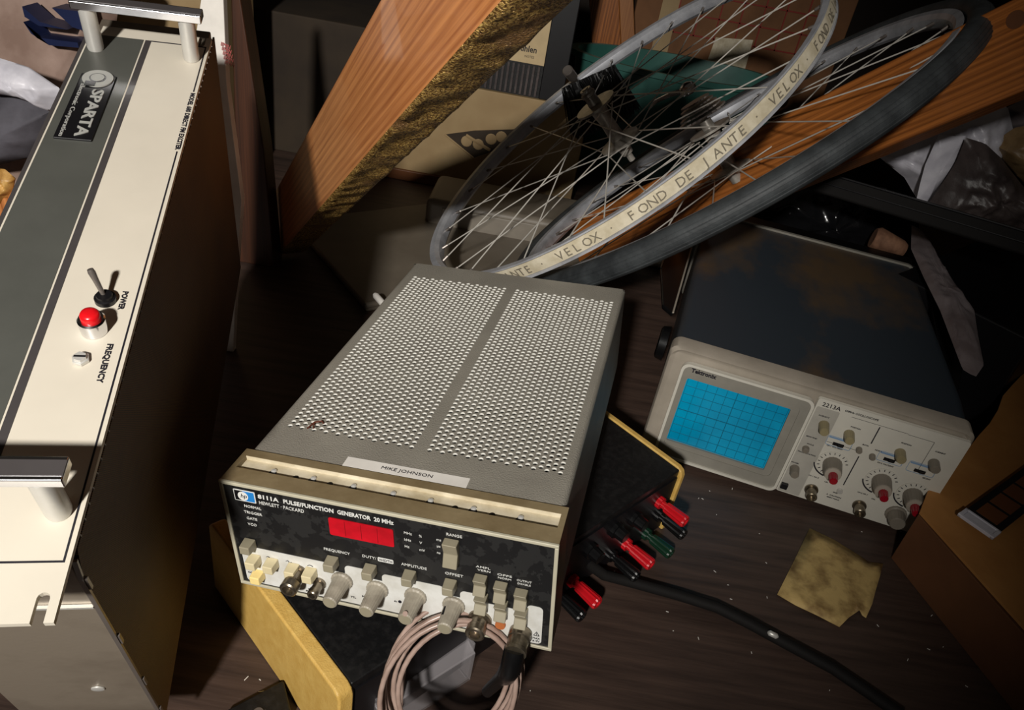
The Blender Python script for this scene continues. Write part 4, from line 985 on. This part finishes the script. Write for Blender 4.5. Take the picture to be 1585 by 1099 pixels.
# ------------------------------------------------------------------ bags and cloths, right
bag('white_cloth', 'folded white cloth hanging just below the orange plank', 'cloth', ((1352, 236), (1480, 160), (1560, 165), (1575, 230), (1500, 300), (1424, 316), (1400, 275)), 1.15, .03, 'white', amp=.018, k=24)
bag('white_paper', 'bright white folded paper standing between the white cloth and the dark bag', 'paper', ((1453, 208), (1478, 211), (1495, 210), (1488, 235), (1476, 262), (1455, 285), (1443, 300), (1433, 316), (1418, 311), (1424, 285), (1432, 255)), 1.09, .006, 'white', amp=.0025, k=20)
bag('bin_liner', 'crinkled dark brown bin liner at the right edge above the black bar', 'bag', ((1495, 213), (1525, 222), (1550, 245), (1585, 290), (1680, 330), (1680, 420), (1560, 385), (1470, 352), (1432, 322), (1456, 288), (1480, 250)), 1.07, .025, 'blackbag', amp=.010, k=42)
bag('tan_bag', 'crumpled tan plastic bag at the right edge behind the dark bin liner', 'bag', ((1535, 222), (1570, 198), (1660, 180), (1660, 330), (1590, 290), (1550, 245)), 1.13, .03, 'tanbag', amp=.012, k=28)
bag('grey_bag', 'greyish white bag at the right edge below the end of the orange plank', 'bag', ((1555, 168), (1600, 145), (1680, 130), (1680, 200), (1580, 205), (1556, 195)), 1.22, .02, 'greyfilm', amp=.008, k=20)
bp_ = [at(*p, 1.20) for p in ((1498, 185), (1556, 162), (1558, 196))]
tag(slab('blue_packet', bp_+[bp_[2]+V((-.01, 0, -.05)), bp_[0]+V((.02, 0, -.04))], .02, 'blue'), 'small blue packet tucked under the orange plank', 'packet')
bag('black_film', 'glossy black plastic film behind the oscilloscope', 'bag', ((1140, 300), (1250, 285), (1370, 290), (1420, 330), (1430, 420), (1330, 410), (1220, 370), (1130, 345)), 1.30, .03, 'glossbag', amp=.012, k=20)
WB = [(1411, 348), (1427, 357), (1440, 378), (1458, 408), (1482, 445), (1508, 480), (1514, 520), (1523, 565), (1510, 584), (1490, 572), (1474, 530), (1455, 480), (1430, 430), (1410, 385)]
WP = [atz(x, y, .176) for x, y in WB]
bag('white_bag', 'long crumpled white plastic bag hanging over the right side of the oscilloscope', 'bag', [(x, y, p.y) for (x, y), p in zip(WB, WP)], 1.1, .007, 'greyfilm', amp=.005, k=30, rings=14, n=110, flat=3)
ck = at(1362, 372, 1.20); tag(MB().lathe(V((0, 0, 0)), at(1402, 388, 1.19)-ck, [(-.012, .016), (-.006, .020), (.035, .014), (.042, .010)], 22).done('cork_stopper', 'cork', smooth=.8, mw=T(*ck)), 'brown cork-like stopper behind the rear rim of the oscilloscope', 'stopper')
A, B = at(1205, 262, 1.12), at(1640, 392, .93); ax = (B-A).normalized(); sd_ = ax.cross((CAM-A).normalized()).normalized()
bb = thing('black_bar', 'long black bar slanting behind the oscilloscope toward the right edge', 'bar', frame(A, ax, sd_, ax.cross(sd_)))
Lb = (B-A).length
MB().box(0, Lb, -.015, .015, -.008, .008).done('bar', 'matte', bb, bevel=.004, seg=3); MB().tube([(0, -.013, -.008), (Lb, -.013, -.008)], .0016, 6).tube([(0, .000, -.009), (Lb, .000, -.009)], .0010, 6).done('ridge', 'black', bb)
bk = thing('black_case', 'tall black case at the right edge behind the cardboard box', 'case', frame(V((.68, .93, 0)), V((.71, .70, 0)), V((-.70, .71, 0)), V((0, 0, 1))))
MB().box(0, .45, 0, .20, 0, .16).done('case_body', 'black', bk, bevel=.003)
# ------------------------------------------------------------------ light
def spot(name, loc, target, energy, size, blend, radius, col=(1, 1, 1)):
    l = bpy.data.lights.new(name, 'SPOT'); l.energy = energy; l.spot_size = math.radians(size); l.spot_blend = blend; l.shadow_soft_size = radius; l.color = col
    o = bpy.data.objects.new(name, l); COL.objects.link(o); o.location = loc
    o.rotation_euler = (V(target)-V(loc)).to_track_quat('-Z', 'Y').to_euler(); return o
spot('torch_light', (-.25, -.92, 1.13), (-.285, -.04, .67), 152, 57, 1., .045, (1, .96, .90))
w = bpy.data.worlds.new('World'); sc.world = w; w.use_nodes = True
w.node_tree.nodes['Background'].inputs[0].default_value = (.9, .75, .6, 1); w.node_tree.nodes['Background'].inputs[1].default_value = .02
# ------------------------------------------------------------------ camera
cd = bpy.data.cameras.new('Camera'); co = bpy.data.objects.new('Camera', cd); COL.objects.link(co)
cd.sensor_width = 36; cd.lens = 36*FPX/1585; cd.clip_start = .01
cm = Matrix.Identity(4)
for j in range(3): cm[j][0] = MR[j][0]; cm[j][1] = -MR[j][1]; cm[j][2] = -MR[j][2]; cm[j][3] = CAM[j]
co.matrix_world = cm; sc.camera = co
sc.view_settings.view_transform = 'Standard'; sc.view_settings.look = 'None'; sc.view_settings.gamma = 1; sc.view_settings.exposure = 0
sc.view_settings.use_curve_mapping = False
